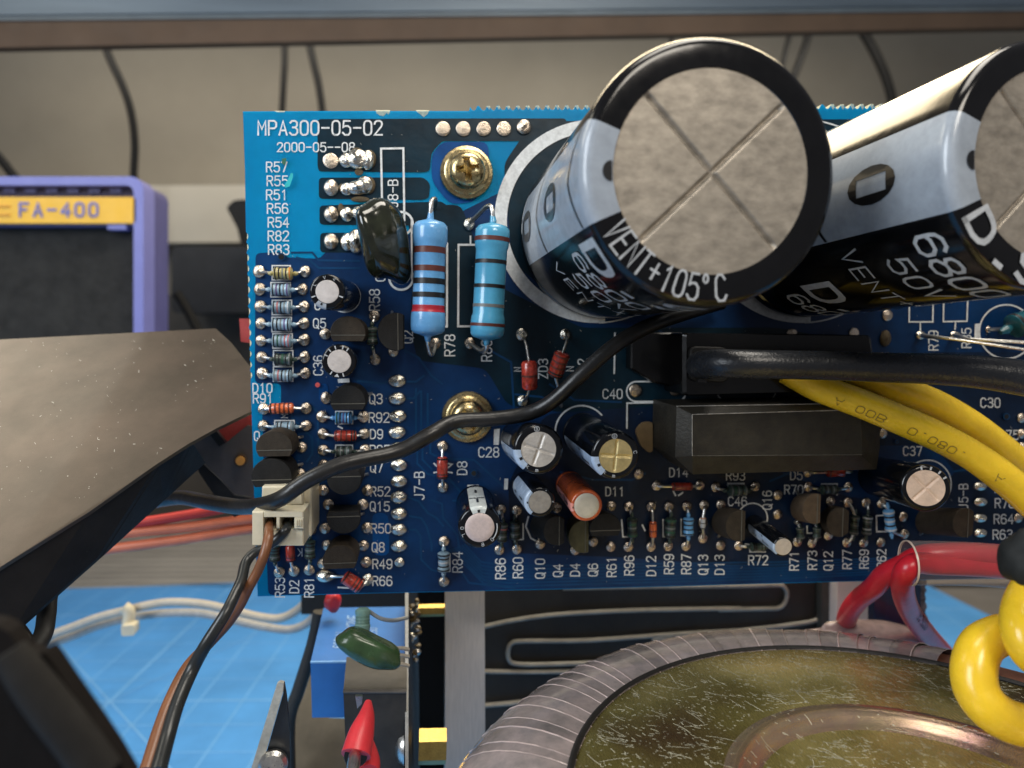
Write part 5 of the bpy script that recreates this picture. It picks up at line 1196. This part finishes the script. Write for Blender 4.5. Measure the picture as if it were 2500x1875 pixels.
L.new(r2.outputs[0], mx.inputs[0]); L.new(rp.outputs[0], mx.inputs[6]); mx.inputs[7].default_value = (.50, .50, .32, 1)
L.new(mx.outputs[2], b.inputs['Base Color']); b.inputs['Metallic'].default_value = .6
mr = N.new('ShaderNodeMapRange'); mr.inputs[3].default_value = .12; mr.inputs[4].default_value = .42; L.new(n2.outputs[0], mr.inputs[0]); L.new(mr.outputs[0], b.inputs['Roughness'])
bm = N.new('ShaderNodeBump'); bm.inputs['Strength'].default_value = .15; bm.inputs['Distance'].default_value = .02; L.new(n2.outputs[0], bm.inputs['Height']); L.new(bm.outputs[0], b.inputs['Normal'])
prof = [(-.10, RD), (-.02, RD), (0, RD - .03), (0, 2.8), (.0, 2.02), (.014, 1.97), (.016, 1.93), (.006, 1.89), (-.016, 1.85), (-.05, 1.81), (-.088, 1.77), (-.12, 1.72), (-.14, 1.67), (-.15, 1.6), (-.15, .8), (-.15, .001)]
obj('dished_plate', lathe(TC, Vector((0, 0, 1)), prof[:5], 160), m_plate, tr)
obj('centre_dish', lathe(TC, Vector((0, 0, 1)), prof[12:], 160), m_plate, tr)
obj('pressed_ridge', lathe(TC, Vector((0, 0, 1)), prof[4:13], 160), mat('pink_highlight_ridge', (.85, .52, .47), .2, .85, var=.3, vs=1.1, col2=(.85, .70, .38), bump=.12, bs=60, rv=.4), tr)  # ridge coloured paler and pinker to carry a painted highlight
obj('gasket_rim', lathe(TC + Vector((0, 0, -.02)), Vector((0, 0, 1)), [(-.12, RD + .02), (0, RD + .07), (.04, RD + .065), (.06, RD + .035), (.05, RD + .005), (.03, RD - .01)], 160), mat('black_gasket', (.015, .014, .013), .6, bump=.5, bs=12, speck=.08, speck_s=18, speck_col=(.3, .28, .24)), tr)
def zplate(r): 
    for (z0, r0), (z1, r1) in zip(prof[2:], prof[3:]):
        if r1 <= r <= r0: return z0 + (z1 - z0) * (r0 - r) / max(1e-6, r0 - r1)
    return 0
g = G()
for i in range(3000):
    A_ = R(random.uniform(30, 200)); q = 3.54 * math.sqrt(random.uniform(.04, .99))
    if 1.55 < q < 2.1 and random.random() < .8: continue
    x, y = q * math.cos(A_), q * math.sin(A_); l = random.choice([.008, .01, .01, .012, .015, .015, .02, .02, .03, .03, .045, .07, .07, .25]) * random.uniform(.7, 1.4); th = R(random.gauss(-35, 24)); cv = random.uniform(-1, 1) * .45
    P = []
    for s in range(4): P.append((x, y)); x += l / 3 * math.cos(th); y += l / 3 * math.sin(th); th += cv * .4
    v, f = strip(P, random.uniform(.004, .010)); 
    g.add(([TC + Vector((p.x, p.y, zplate(math.hypot(p.x, p.y)) + .006)) for p in v], f))
obj('dust_fibres', g.get(), mat('pale_lint', (.62, .60, .46), .7, var=.3, vs=3), tr, smooth=False, kind='stuff')
obj('film_tail', lump(at(Z(14, 1150, 720), 11.95), (Vector((1.15, 0, -.12)), Vector((0, .3, 0)), Vector((.1, .0, .30))), .8, 8.2, .3), mat('crumpled_film', (.20, .15, .16), .35, .1, var=.3, vs=4, coat=.5, bump=.5, bs=7), tr)

# ------------------------------------------------------------------ red wires and their clear sleeve
rA = [(Z(17, 2600, 1090), 1.65, 30), (Z(17, 2050, 990), 1.6, 30), (Z(17, 1500, 950), 1.55, 30), (Z(17, 1000, 960), 1.45, 30), (Z(17, 780, 1000), 1.35, 29), (Z(17, 560, 1110), 1.2, 27), (Z(17, 330, 1240), .9, 27.5), (Z(14, 1200, 370), .55, 27), (Z(14, 1100, 450), -.1, 26),
      (Z(14, 1030, 545), -.9, 25), (Z(14, 1005, 640), -1.8, 24), (Z(14, 1003, 740), -2.6, 23)]
rB = [(Z(17, 2600, 1230), 1.65, 29), (Z(17, 2050, 1150), 1.6, 29), (Z(17, 1500, 1110), 1.58, 29), (Z(17, 1000, 1090), 1.56, 29), (Z(17, 760, 1080), 1.6, 29), (Z(17, 620, 1180), 1.6, 29.5), (Z(14, 1392, 335), 1.35, 29), (Z(14, 1405, 440), .8, 28.5), (Z(14, 1450, 545), .1, 28),
      (Z(14, 1535, 665), -.7, 27.5), (Z(14, 1635, 780), -1.6, 27), (Z(14, 1730, 890), -2.5, 26)]
wire('red_wire', 'thick red wire curving down left out of the clear sleeve behind the transformer', 'wire', rA, m_red, 22, group='thick red wires')
rb = wire('red_wire', 'thick red wire with dark print curving down right out of the clear sleeve', 'wire', rB, m_red, 22, group='thick red wires')
tube_text('6AWG22', rB, 4.35, .16, -.2, mat('dark_red_ink', (.10, .01, .015), .5), rb, w=.15, xs=1.0)
m_clear = bpy.data.materials.new('clear_sleeve_plastic'); m_clear.use_nodes = True
nt = m_clear.node_tree; N = nt.nodes; L = nt.links
b = N['Principled BSDF']; b.inputs['Base Color'].default_value = (.45, .43, .43, 1); b.inputs['Roughness'].default_value = .13; b.inputs['IOR'].default_value = 1.5
tp = N.new('ShaderNodeBsdfTransparent'); tp.inputs[0].default_value = (.95, .93, .92, 1)
lw = N.new('ShaderNodeLayerWeight'); lw.inputs[0].default_value = .35
mr = N.new('ShaderNodeMapRange'); mr.inputs[3].default_value = .025; mr.inputs[4].default_value = .5; L.new(lw.outputs[1], mr.inputs[0])
ms = N.new('ShaderNodeMixShader'); L.new(mr.outputs[0], ms.inputs[0]); L.new(tp.outputs[0], ms.inputs[1]); L.new(b.outputs[0], ms.inputs[2]); L.new(ms.outputs[0], N['Material Output'].inputs[0])
n_ = N.new('ShaderNodeTexNoise'); n_.inputs['Scale'].default_value = 5; bm_ = N.new('ShaderNodeBump'); bm_.inputs['Strength'].default_value = .25; bm_.inputs['Distance'].default_value = .05; L.new(n_.outputs[0], bm_.inputs['Height']); L.new(bm_.outputs[0], b.inputs['Normal'])
slv = [(Z(17, 655, 1075), 1.5, 59), (Z(17, 900, 1075), 1.55, 59), (Z(17, 1300, 1080), 1.6, 58), (Z(17, 1700, 1100), 1.65, 58), (Z(17, 2200, 1150), 1.75, 58)]
so = wire('clear_sleeve', 'transparent plastic sleeve holding the two thick red wires at the lower right of the board', 'sleeve', slv, m_clear, 36)
so.data.polygons[0]
bmx = __import__('bmesh').new(); bmx.from_mesh(so.data)
__import__('bmesh').ops.delete(bmx, geom=[f_ for f_ in bmx.faces if len(f_.verts) > 4], context='FACES'); bmx.to_mesh(so.data); bmx.free()
P_ = [at(p, DIST - h) for p, h, r in slv]; so_ax = (P_[1] - P_[0]).normalized(); rr = 59 * 9.1 / FPX
obj('sleeve_lip', lathe(P_[0], so_ax, [(-.01, rr - .012), (-.015, rr + .004), (.01, rr + .008), (.015, rr - .01)], 40), mat('sleeve_edge', (.62, .5, .42), .3), so)

# ------------------------------------------------------------------ yellow loops in front and the dark knot that ties them
def wired(name, label, cat, pts, m, seg=20, group=None, n=9, wob=.02):
    return wire(name, label, cat, [(p, DIST - d, r) for p, d, r in pts], m, seg, group, True, n, wob)
wired('yellow_loop', 'thick yellow wire loop curling left in front of the transformer plate', 'wire',
      [(Z(14, 2320, 430), 7.4, 48), (Z(14, 2180, 640), 7.2, 50), (Z(14, 2050, 690), 7.0, 53), (Z(14, 1930, 760), 6.9, 55), (Z(14, 1875, 900), 6.8, 57), (Z(14, 1890, 1060), 6.7, 58), (Z(14, 1980, 1190), 6.6, 58), (Z(14, 2110, 1270), 6.6, 58), (Z(14, 2260, 1310), 6.6, 58), (Z(14, 2420, 1320), 6.6, 58)],
      m_yellow, 28, group='yellow wire loops at the lower right corner')
wired('yellow_loop', 'thick yellow wire dropping from the dark knot along the right picture edge', 'wire',
      [(Z(14, 2380, 150), 7.5, 40), (Z(14, 2260, 360), 7.0, 45), (Z(14, 2200, 500), 6.7, 48), (Z(14, 2190, 640), 6.5, 50), (Z(14, 2240, 780), 6.4, 52), (Z(14, 2340, 880), 6.4, 52), (Z(14, 2480, 950), 6.4, 52)],
      m_yellow, 28, group='yellow wire loops at the lower right corner')
obj('tie_knot', lump(at(Z(17, 2240, 980), 6.3), (Vector((.22, 0, .05)), Vector((0, .2, 0)), Vector((.0, 0, .26))), .9, 1.2, .25), mat('dark_grey_rubber', (.014, .016, .017), .7, spec=.3, bump=.2, bs=6),
    label='out-of-focus dark grey knot at the right edge where the sleeve meets the yellow wires', cat='tie')

# ------------------------------------------------------------------ chassis panel with pressed slots
m_chas = mat('dark_pressed_panel', (0.034, 0.030, 0.025), .55, .3, var=.25, vs=.8, bump=.2, bs=12)
m_rim = mat('rim_painted_lit', (0.36, 0.33, 0.28), .45, .4, var=.2, vs=3)  # pressed edges of the dark panel painted pale as if lit
cp = thing('fan_guard_panel', 'dark pressed metal panel with long raised slot outlines under the board', 'panel', at((1600, 1600), 14))
obj('panel_sheet', slab([(1160, 1380), (2048, 1380), (2048, 1990), (1160, 1990)], 14.2, 14.5), m_chas, cp, smooth=False)
def rim(pts, r=5.5, d=14.1, n=6):
    return obj('slot_rim', tube([at(p, d) for p in pts], r * d / FPX, 8, n), m_rim, cp)
rim(ZL(13, [(500, 498), (700, 455), (1000, 415), (1500, 388), (2212, 375)]) + ZL(14, [(150, 522), (450, 515), (555, 510), (600, 470), (612, 410), (590, 368), (540, 355), (200, 362), (-400, 366), (-900, 375)]), 6)
rim(ZL(13, [(2300, 520), (1800, 548), (1200, 590), (780, 595), (690, 610), (665, 660), (672, 720), (720, 748), (900, 752), (1400, 735)]), 6)
rim(ZL(13, [(500, 800), (900, 802), (1400, 790)]), 6); rim(ZL(13, [(500, 1030), (700, 1012), (900, 985)]), 6)
rim(ZL(14, [(838, 300), (836, 480), (828, 560), (780, 600), (500, 640), (100, 680), (-300, 720)]), 6); rim(ZL(14, [(905, 300), (900, 460), (905, 640)]), 4)
obj('corner_post', slab(ZL(14, [(845, 300), (955, 300), (960, 1000), (845, 1000)]), 13.9, 14.1), mat('grey_post', (.07, .068, .06), .5, .4, var=.15, vs=2), cp, smooth=False)
obj('pale_post', slab([(2045, 1390), (2136, 1390), (2134, 1900), (2040, 1900)], 13.6, 14.0), mat('pale_aluminium_post', (.68, .60, .55), .6, .1, var=.08, vs=2), smooth=False,
    label='pale aluminium post behind the left red wire, right of the dark slotted panel', cat='post')
m_rb = mat('navy_board', (.003, .012, .04), .4, var=.3, vs=2, coat=.3, stretch=(4, 4, .5))
rb_ = thing('rear_circuit_board', 'dark navy circuit board with a torn ragged edge below between the two red wires', 'circuit board', at((2200, 1500), 13))
obj('laminate', slab([(2134, 1385), (2248, 1385), (2246, 1700), (2134, 1700)], 12.7, 12.9), m_rb, rb_, smooth=False)
jag = [(2248.5, 1385)] + [(2262 + random.uniform(-4, 5), 1385 + i * 7) for i in range(1, 44)] + [(2248.5, 1700)]
obj('torn_edge', slab(jag, 12.75, 12.95), mat('frayed_fibre', (.12, .12, .13), .8, var=.7, vs=10, bump=.6, bs=14), rb_, smooth=False)

# ------------------------------------------------------------------ aluminium bar, small board edge, stand-offs
obj('aluminium_bar', slab([(1088, 1395), (1183, 1395), (1185, 1960), (1086, 1960)], 12, 12.6), m_bar, smooth=False, label='vertical brushed aluminium bar below the board, left of the dark slotted panel', cat='bar')
sb = thing('side_circuit_board', 'dark small circuit board seen edge-on between the blue box and the aluminium bar', 'circuit board', at((1000, 1600), 12))
E0 = [at((989, 1440), 12.0), at((997, 1440), 12.0), at((997, 1960), 8.6), at((989, 1960), 8.6)]
obj('cut_edge', loft(E0, [q + Vector((0, .12, 0)) for q in E0]), mat('pale_board_edge', (.26, .27, .28), .6, var=.2, vs=8), sb, smooth=False)
E1 = [at((997, 1440), 12.1), at((1020, 1440), 15.0), at((1026, 1960), 12.0), at((997, 1960), 8.7)]
obj('laminate', loft(E1, [q + Vector((-.06, .06, 0)) for q in E1]), mat('dark_board_face', (.006, .007, .012), .6, spec=.2, var=.4, vs=6, bump=.5, bs=14, speck=.07, speck_s=9, speck_col=(.25, .2, .17)), sb, smooth=False)
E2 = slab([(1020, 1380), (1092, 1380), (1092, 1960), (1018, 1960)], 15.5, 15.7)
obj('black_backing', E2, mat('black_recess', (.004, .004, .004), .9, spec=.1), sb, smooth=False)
for i in range(34):
    p = Z(12, random.uniform(1258, 1330), random.uniform(330, 830)); o_ = lump(at(p, 11.9), (Vector((.05, 0, 0)) * random.uniform(.6, 1.4), Vector((0, .05, 0)), Vector((0, 0, .045)) * random.uniform(.6, 1.3)), 1, i, .4, 10, 6)
    obj('solder_joint', o_, m_flux if i % 2 else m_lead, sb)
def hexbar(name, label, p0, p1, dep, rpx, m):
    a, b_ = at(p0, dep), at(p1, dep); r = rpx * dep / FPX
    return obj(name, lathe(a, b_ - a, [(0, r), ((b_ - a).length, r)], 6, capped=True, ref=Vector((0, .26, 1))), m, smooth=False, label=label, cat='stand-off', group='brass hexagonal stand-offs')
hexbar('brass_standoff', 'small bright brass stand-off just under the board edge, left of the aluminium bar', Z(12, 1320, 445), Z(12, 1545, 440), 12.6, 15, m_brass)
hexbar('brass_standoff', 'large brass stand-off near the bottom edge, left of the aluminium bar', Z(12, 1335, 1495), Z(12, 1545, 1490), 10.4, 43, m_brass)
nt_ = thing('side_screw', 'dull screw head in the dark side board, level with the large brass stand-off', 'screw', at(Z(12, 1215, 1490), 9.9))
c0 = at(Z(12, 1250, 1490), 9.9); obj('head', lathe(c0, Vector((-1, 0, 0)), [(0, .25), (.05, .25), (.12, .21), (.17, .13), (.18, .001)], 24), m_lead, nt_)
obj('tip', lathe(at(Z(12, 1240, 1370), 9.9), Vector((-.3, 0, -1)), [(0, .02), (.04, .06), (.12, .07)], 12, capped=True), m_lead, nt_)

# ------------------------------------------------------------------ blue box, green capacitor, black block, red crimp
m_bbox = mat('blue_box_plastic', (.03, .17, .52), .4, var=.08, vs=2, coat=.2, bump=.05, bs=12)
bb = thing('blue_box_component', 'bright blue plastic box component with faded white print, under the left part of the board', 'component', at((870, 1680), 11.5))
ft, fb = 11.0, 13.2
Fq = [at((758, 1617), ft), at((992, 1615), ft), at((992, 1750), ft), at((762, 1752), ft)]
Bq = [at((790, 1484), fb), at((992, 1481), fb), at((992, 1600), fb), at((792, 1600), fb)]
obj('case', loft(Fq, Bq), m_bbox, bb, smooth=False)
obj('top_edge', tube([Fq[0], Fq[1]], .022, 8), mat('blue_edge', (.16, .38, .72), .4), bb)
def topface(u, v): return Fq[0].lerp(Fq[1], u).lerp(Bq[0].lerp(Bq[1], u), v) + Vector((0, 0, .012))
fw = (Fq[1] - Fq[0]).length; fd = (Bq[0] - Fq[0]).length
for s, u0, v0, sz in (('688MN', .26, .22, .16), ('X2MF', .38, .55, .2), ('22-250', .62, .30, .13)):
    obj('printed_lettering', lettering(s, sz, lambda u, v, l=0, u0=u0, v0=v0: topface(u0 - v / fw, v0 + u / fd) + Vector((0, 0, l)), .12, start=0), mat('faded_print', (.30, .48, .75), .6), bb, smooth=False)
kb = thing('terminal_block', 'black plastic terminal block below the green capacitor', 'terminal block', at((915, 1750), 10))
Fq2 = [at((838, 1688), 9.8), at((992, 1688), 9.8), at((992, 1960), 9.8), at((850, 1960), 9.8)]
Bq2 = [at((846, 1604), 10.85), at((994, 1602), 10.85), at((994, 1800), 10.85), at((850, 1800), 10.85)]
obj('housing', loft(Fq2, Bq2), mat('dusty_black_plastic', (.035, .031, .026), .5, var=.3, vs=3, bump=.15, bs=14, speck=.05, speck_s=14, speck_col=(.15, .14, .12)), kb, smooth=False)
obj('lip', tube([Fq2[0], Fq2[1]], .03, 8), mat('worn_black_edge', (.09, .08, .07), .45), kb)
gc = thing('green_capacitor', 'glossy dark green dipped capacitor tilted in front of the blue box', 'capacitor', at(Z(12, 950, 740), 9.9))
obj('body', lump(at(Z(12, 950, 735), 9.8), (Vector((.40, 0, -.22)), Vector((0, .22, 0)), Vector((.10, 0, .17))), .72, 2.2, .15), mat('green_dip', (.035, .075, .028), .25, coat=.4, var=.3, vs=3, bump=.2, bs=8), gc)
for y in (745, 800, 870): obj('lead', tube([at(Z(12, 1120, y), 9.95), at(Z(12, 1190, y - 12), 10), at(Z(12, 1255, y), 10.1)], .028, 8), m_white, gc)
gr_ = thing('green_resistor', 'pale green banded resistor standing upright above the green capacitor', 'resistor', at(Z(12, 900, 500), 10.4))
p0, p1 = at(Z(12, 905, 420), 10.4), at(Z(12, 900, 600), 10.3); ax = p1 - p0; L0 = ax.length; r0 = .115
obj('body', lathe(p0, ax, [(0, r0 * .5), (.04, r0), (L0 * .28, r0), (L0 * .34, r0 * .88), (L0 * .7, r0 * .88), (L0 * .76, r0), (L0, r0 * .9)], 20, capped=True), mat('pale_green_lacquer', (.17, .30, .26), .4, var=.1, coat=.2), gr_)
for f_ in (.36, .5, .62): obj('colour_band', lathe(p0 + ax * f_, ax, [(0, r0 * .87), (.002, r0 * .91), (.03, r0 * .91), (.032, r0 * .87)], 20), mat('greyish_green_band', (.10, .19, .16), .4), gr_)
obj('lead', tube([at(Z(12, 950, 450), 10.4), at(Z(12, 1040, 505), 10.4), at(Z(12, 1140, 520), 10.5), at(Z(12, 1245, 500), 10.8)], .03, 8), m_greyw, gr_)
rc = thing('red_crimp_terminal', 'red insulated crimp terminal with a metal pin at the bottom of the picture', 'terminal', at(Z(12, 880, 1400), 9))
pp = [Z(12, 945, 1150), Z(12, 930, 1260), Z(12, 890, 1400), Z(12, 850, 1560)]
obj('insulator', tube([at(p, 9.0 - i * .2) for i, p in enumerate(pp)], [.045, .105, .16, .18], 22, 6), mat('red_nylon', (.60, .035, .045), .38, bump=.1, bs=8, sss=.1, var=.12, vs=4), rc)
c1 = at(Z(12, 848, 1568), 8.38); obj('bore', lathe(c1, at(Z(12, 820, 1700), 8.0) - c1, [(.0, .14), (.004, .135), (.005, .001)], 20), m_ink, rc)
obj('pin', tube([at(Z(12, 842, 1560), 8.34), at(Z(12, 815, 1760), 7.9)], .075, 12), m_lead, rc)
obj('tab', slab(ZL(12, [(845, 1108), (900, 1108), (895, 1165), (860, 1200)]), 9.2, 9.26), m_lead, rc, smooth=False)
obj('second_wing', tube([at(Z(12, 930, 1400), 9.0), at(Z(12, 955, 1600), 8.7), at(Z(12, 950, 1700), 8.5)], [.06, .13, .13], 12), MATS['red_nylon'], rc)

# ------------------------------------------------------------------ chassis side, steel bracket
chs = thing('chassis', 'dull brown-grey chassis side with a dark rim, behind and left of the blue box', 'chassis', at(Z(12, 500, 1500), 13.5))
obj('side_wall', plate([Z(12, *p) for p in ((565, 440), (610, 425), (640, 1270), (900, 1280), (900, 1900), (335, 1900), (325, 1290))], planed(((Z(12, 565, 440), 16), (Z(12, 330, 1659), 13.4), (Z(12, 900, 1659), 13.4))), .1),
    mat('dim_chassis_steel', (.075, .066, .050), .5, .5, var=.3, vs=.8, bump=.1), chs, smooth=False)
obj('rim', tube([at(p, 13) for p in ZL(12, [(570, 455), (520, 700), (410, 1050), (335, 1290), (335, 1700)])], .12, 10), mat('dark_chassis_lip', (.03, .026, .02), .5), chs)
br = thing('steel_bracket', 'upright steel bracket with a pale cut edge and a screw, bottom left of centre', 'bracket', at(Z(12, 180, 1500), 8.5))
obj('cut_edge', slab(ZL(12, [(240, 1012), (262, 998), (292, 1006), (285, 1080), (80, 1800), (0, 1800)]), 8.5, 8.56), mat('pale_cut_steel', (.46, .44, .38), .6, .2, var=.2, vs=9, bump=.4, bs=30), br, smooth=False)
obj('flange', slab(ZL(12, [(293, 1006), (310, 1100), (340, 1400), (345, 1800), (85, 1800), (290, 1078)]), 8.57, 8.63), mat('dark_steel_flange', (.05, .052, .055), .4, .6, var=.2, vs=3), br, smooth=False)
sc = thing('bracket_screw', 'shiny screw head on the steel bracket at the bottom edge', 'screw', at(Z(12, 215, 1620), 8.3))
obj('head', lathe(at(Z(12, 215, 1625), 8.5), Vector((.1, -1, .25)), [(0, .17), (.08, .17), (.13, .13), (.15, .001)], 24), m_lead, sc)

# ------------------------------------------------------------------ grey twin lead with its tie, red wires, black bits (left)
m_tw = m_white
pts1 = ZL(11, [(250, 880), (330, 775), (500, 705), (660, 645), (830, 600), (1000, 560), (1150, 540), (1350, 550), (1550, 590), (1730, 635), (1880, 650), (1990, 605), (2070, 530), (2130, 440)])
pts2 = ZL(11, [(240, 900), (330, 830), (500, 765), (660, 700), (830, 655), (1000, 625), (1150, 612), (1350, 615), (1550, 655), (1750, 700), (1940, 725), (2060, 690), (2150, 600), (2210, 480)])
wired('white_wire', 'off-white wire, upper one of the tied pair lying over the blue mat', 'wire', [(p, 18 - i * .12, 10) for i, p in enumerate(pts1)], m_white, 12, group='tied pair of wires over the mat')
wired('grey_wire', 'grey-white wire, lower one of the tied pair over the blue mat', 'wire', [(p, 18.3 - i * .12, 10) for i, p in enumerate(pts2)], mat('pale_grey_pvc', (.40, .39, .37), .45), 12, group='tied pair of wires over the mat')
ct = thing('cable_tie', 'small ivory cable tie round the pale wire pair above the blue mat', 'cable tie', at(Z(11, 845, 640), 17.2))
obj('band', tube([at(p, 17.2) for p in ZL(11, [(835, 570), (868, 600), (872, 650), (862, 700)])], .14, 10, 6), m_ivory, ct)
obj('head', slab(rounded(ZL(11, [(815, 700), (905, 695), (908, 765), (820, 770)]), 6), 16.9, 17.2), m_ivory, ct, smooth=False)
for lab, y0, y1, m, nm in (('red blurred wire, top one of three running left from behind the board', (960, 1370), (1720, 1235), m_redw, 'red_wire'),
                       ('salmon red wire, middle one of three running left from behind the board', (780, 1450), (1720, 1345), m_redor, 'salmon_wire'),
                       ('salmon red wire, lowest of three running left from behind the board', (660, 1560), (1720, 1410), m_redor, 'salmon_wire')):
    a_, b_ = Z(10, *y0), Z(10, *y1); mid = (lerp(a_, b_, .5)[0], lerp(a_, b_, .5)[1] + 2)
    wired(nm, lab, 'wire', [((a_[0] - 200, a_[1] + 30), 14, 12), (a_, 14, 12), (mid, 14, 12), (b_, 14, 12), ((b_[0] + 120, b_[1] - 10), 14, 12)], m, 14, group='three red wires behind the lower left of the board')
obj('red_stub', lump(at(Z(12, 670, 375), 12.6), (Vector((.14, 0, 0)), Vector((0, .14, 0)), Vector((0, 0, .18))), .9, 4, .2), MATS['red_nylon'], label='small red cap peeping out just under the board above the blue box', cat='cap')

# folded heat-sink plate on the left
m_hs = mat('dusty_anodised_plate', (0.125, 0.104, 0.083), .38, .85, var=.16, vs=.7, bump=.10, bs=60, speck=.075, speck_s=16, speck_col=(.42, .38, .32), col2=(.16, .125, .10), coat=.1)
m_hs2 = mat('black_anodised_side', (0.014, 0.013, 0.013), .6, .0, spec=.25, var=.3, vs=2, bump=.25, bs=20, speck=.06, speck_s=14, speck_col=(.3, .29, .28))
pA = planed(((Z(10, 0, 135), 12.6), (Z(10, 1455, 60), 12.6), (Z(10, 0, 1659), 8.5)))
hsk = thing('heat_sink_plate', 'large dusty brown-grey metal plate with a slanted corner, reaching in from the left edge', 'heat sink', at(Z(10, 700, 700), 11))
obj('face', plate([Z(10, *p) for p in ((-900, 182), (0, 135), (1455, 60), (1560, 155), (1850, 520), (1850, 545), (1460, 735), (1270, 840), (1060, 975), (600, 1300), (20, 1659), (-900, 2250))], pA, .05), m_hs, hsk, smooth=False)
fo = [Z(10, *p) for p in ((1270, 843), (1060, 978), (600, 1303), (20, 1662), (-900, 2253))]
lo = [(Z(10, 1360, 975), 11.0), (Z(10, 1090, 1220), 10.4), (Z(11, 650, 250), 9.4), (Z(11, 60, 770), 8.6), (Z(11, -700, 1300), 8.0)]
v = [at(p, pA(p) + .04) for p in fo] + [at(p, d) for p, d in lo]; v += [q + Vector((.03, .1, 0)) for q in v]
f = [(i, i + 1, i + 6, i + 5) for i in range(4)] + [(i + 10, i + 15, i + 16, i + 11) for i in range(4)] + [(i + 5, i + 6, i + 16, i + 15) for i in range(4)]
obj('folded_side', (v, f), m_hs2, hsk, smooth=False)
g = G()
for i in range(300):
    p = Z(10, random.uniform(0, 1450), random.uniform(120, 1250)); 
    if p[1] > Z(10, 0, 1640 - .62 * (p[0] * 2.765))[1]: continue
    if noise.noise(Vector((p[0], p[1], 0)) * .009) < random.uniform(-.25, .35): continue
    a_ = random.uniform(0, 3.14); l = random.choice([.6, .8, 1, 1.5, 5]) ; v, f = strip([p, (p[0] + l * math.cos(a_), p[1] + l * math.sin(a_))], random.uniform(.5, 1.4))
    g.add(([at(q, pA(q) - .02) for q in v], f))
obj('dust', g.get(), MATS['dust_grain'], hsk, smooth=False, kind='stuff')
bk2 = thing('pierced_bracket', 'grey bracket with a round orange hole behind the left edge of the board', 'bracket', at(Z(10, 1600, 950), 12.8))
obj('bracket_sheet', slab(ZL(10, [(1275, 850), (1395, 752), (1480, 858), (1525, 832), (1665, 718), (1850, 718), (1850, 1240), (1705, 1200), (1580, 1180), (1500, 1090), (1352, 950)]), 12.6, 12.7), mat('purplish_grey_steel', (.105, .085, .082), .5, .4, var=.15, vs=2), bk2, smooth=False)
obj('bracket_edge', slab(ZL(10, [(1355, 955), (1500, 1094), (1580, 1184), (1705, 1204), (1700, 1290), (1580, 1335), (1480, 1240), (1335, 1020)]), 12.65, 12.9), m_ink, bk2, smooth=False)
obj('hole_rim', slab([(p[0], p[1]) for p in circ(Z(10, 1620, 955), 16, n=24)[:-1]], 12.55, 12.59), mat('brown_rim', (.06, .035, .02), .5), bk2, smooth=False)
obj('hole', slab([(p[0], p[1]) for p in circ(Z(10, 1620, 955), 11, n=24)[:-1]], 12.5, 12.54), mat('orange_plastic', (.70, .30, .06), .5), bk2, smooth=False)  # flat orange disc set on the bracket sheet
obj('black_spacer', slab(ZL(10, [(1395, 752), (1440, 725), (1525, 830), (1480, 860)]), 12.5, 12.6), m_ink, smooth=False, label='small black spacer between the folded plate and the red block', cat='spacer')
obj('red_block', slab(ZL(10, [(1450, 728), (1560, 655), (1750, 540), (1750, 690), (1525, 838)]), 12.75, 13.2), mat('dull_red_plastic', (.36, .045, .045), .5, var=.15), smooth=False, label='dull red block behind the board edge next to the black spacer', cat='block')
obj('red_tab', slab([(584, 778), (640, 778), (640, 842), (588, 834)], 12.9, 13.1), MATS['dull_red_plastic'], smooth=False, label='small dark red tab showing past the scalloped left edge of the board', cat='tab')

# black strap, cable loop at the lower left corner (near the lens)
stp = thing('black_strap', 'out-of-focus black strap filling the lower left corner near the lens', 'strap', at(Z(11, 200, 1400), 7))
obj('strap_band', slab(ZL(11, [(-400, 640), (-20, 700), (60, 745), (150, 880), (240, 905), (300, 880), (345, 935), (475, 1130), (640, 1365), (760, 1545), (880, 1750), (-400, 1750)]), 4.7, 4.85), mat('brown_black_fabric', (.006, .0045, .004), .9, spec=.2, var=.4, vs=2, bump=.4, bs=8), stp, smooth=False)
obj('strap_edge', tube([at(p, 4.65) for p in ZL(11, [(60, 870), (180, 1030), (330, 1230), (500, 1450), (680, 1700)])], [.10, .12, .13, .13, .13], 14, 6), mat('grey_piping', (.018, .0175, .017), .8, spec=.2, bump=.2, bs=8), stp)
wired('black_cable_loop', 'black cable bending down behind the strap at the lower left', 'cable', [(Z(11, 395, 330), 9.6, 20), (Z(11, 330, 480), 9.4, 20), (Z(11, 315, 620), 9.2, 20), (Z(11, 290, 760), 9.0, 20), (Z(11, 200, 900), 8.6, 20), (Z(11, 60, 1050), 8.2, 20)], m_cable_far, 16)
wired('black_cable_stub', 'short black cable between the folded plate and the strap at the lower left edge', 'cable', [(Z(11, 40, 640), 9, 18), (Z(11, 120, 740), 9, 20), (Z(11, 200, 860), 8.8, 20), (Z(11, 300, 1000), 8.6, 20)], m_cable_far, 16)
obj('side_shadow_panel', slab([(735, 1400), (1000, 1400), (1000, 1500), (735, 1500)], 16.2, 16.4), mat('painted_recess_shade', (.008, .008, .008), .7), smooth=False, label='black sheet painted as shade just below the board above the blue box', cat='panel')  # black sheet stands in for the shade under the board edge
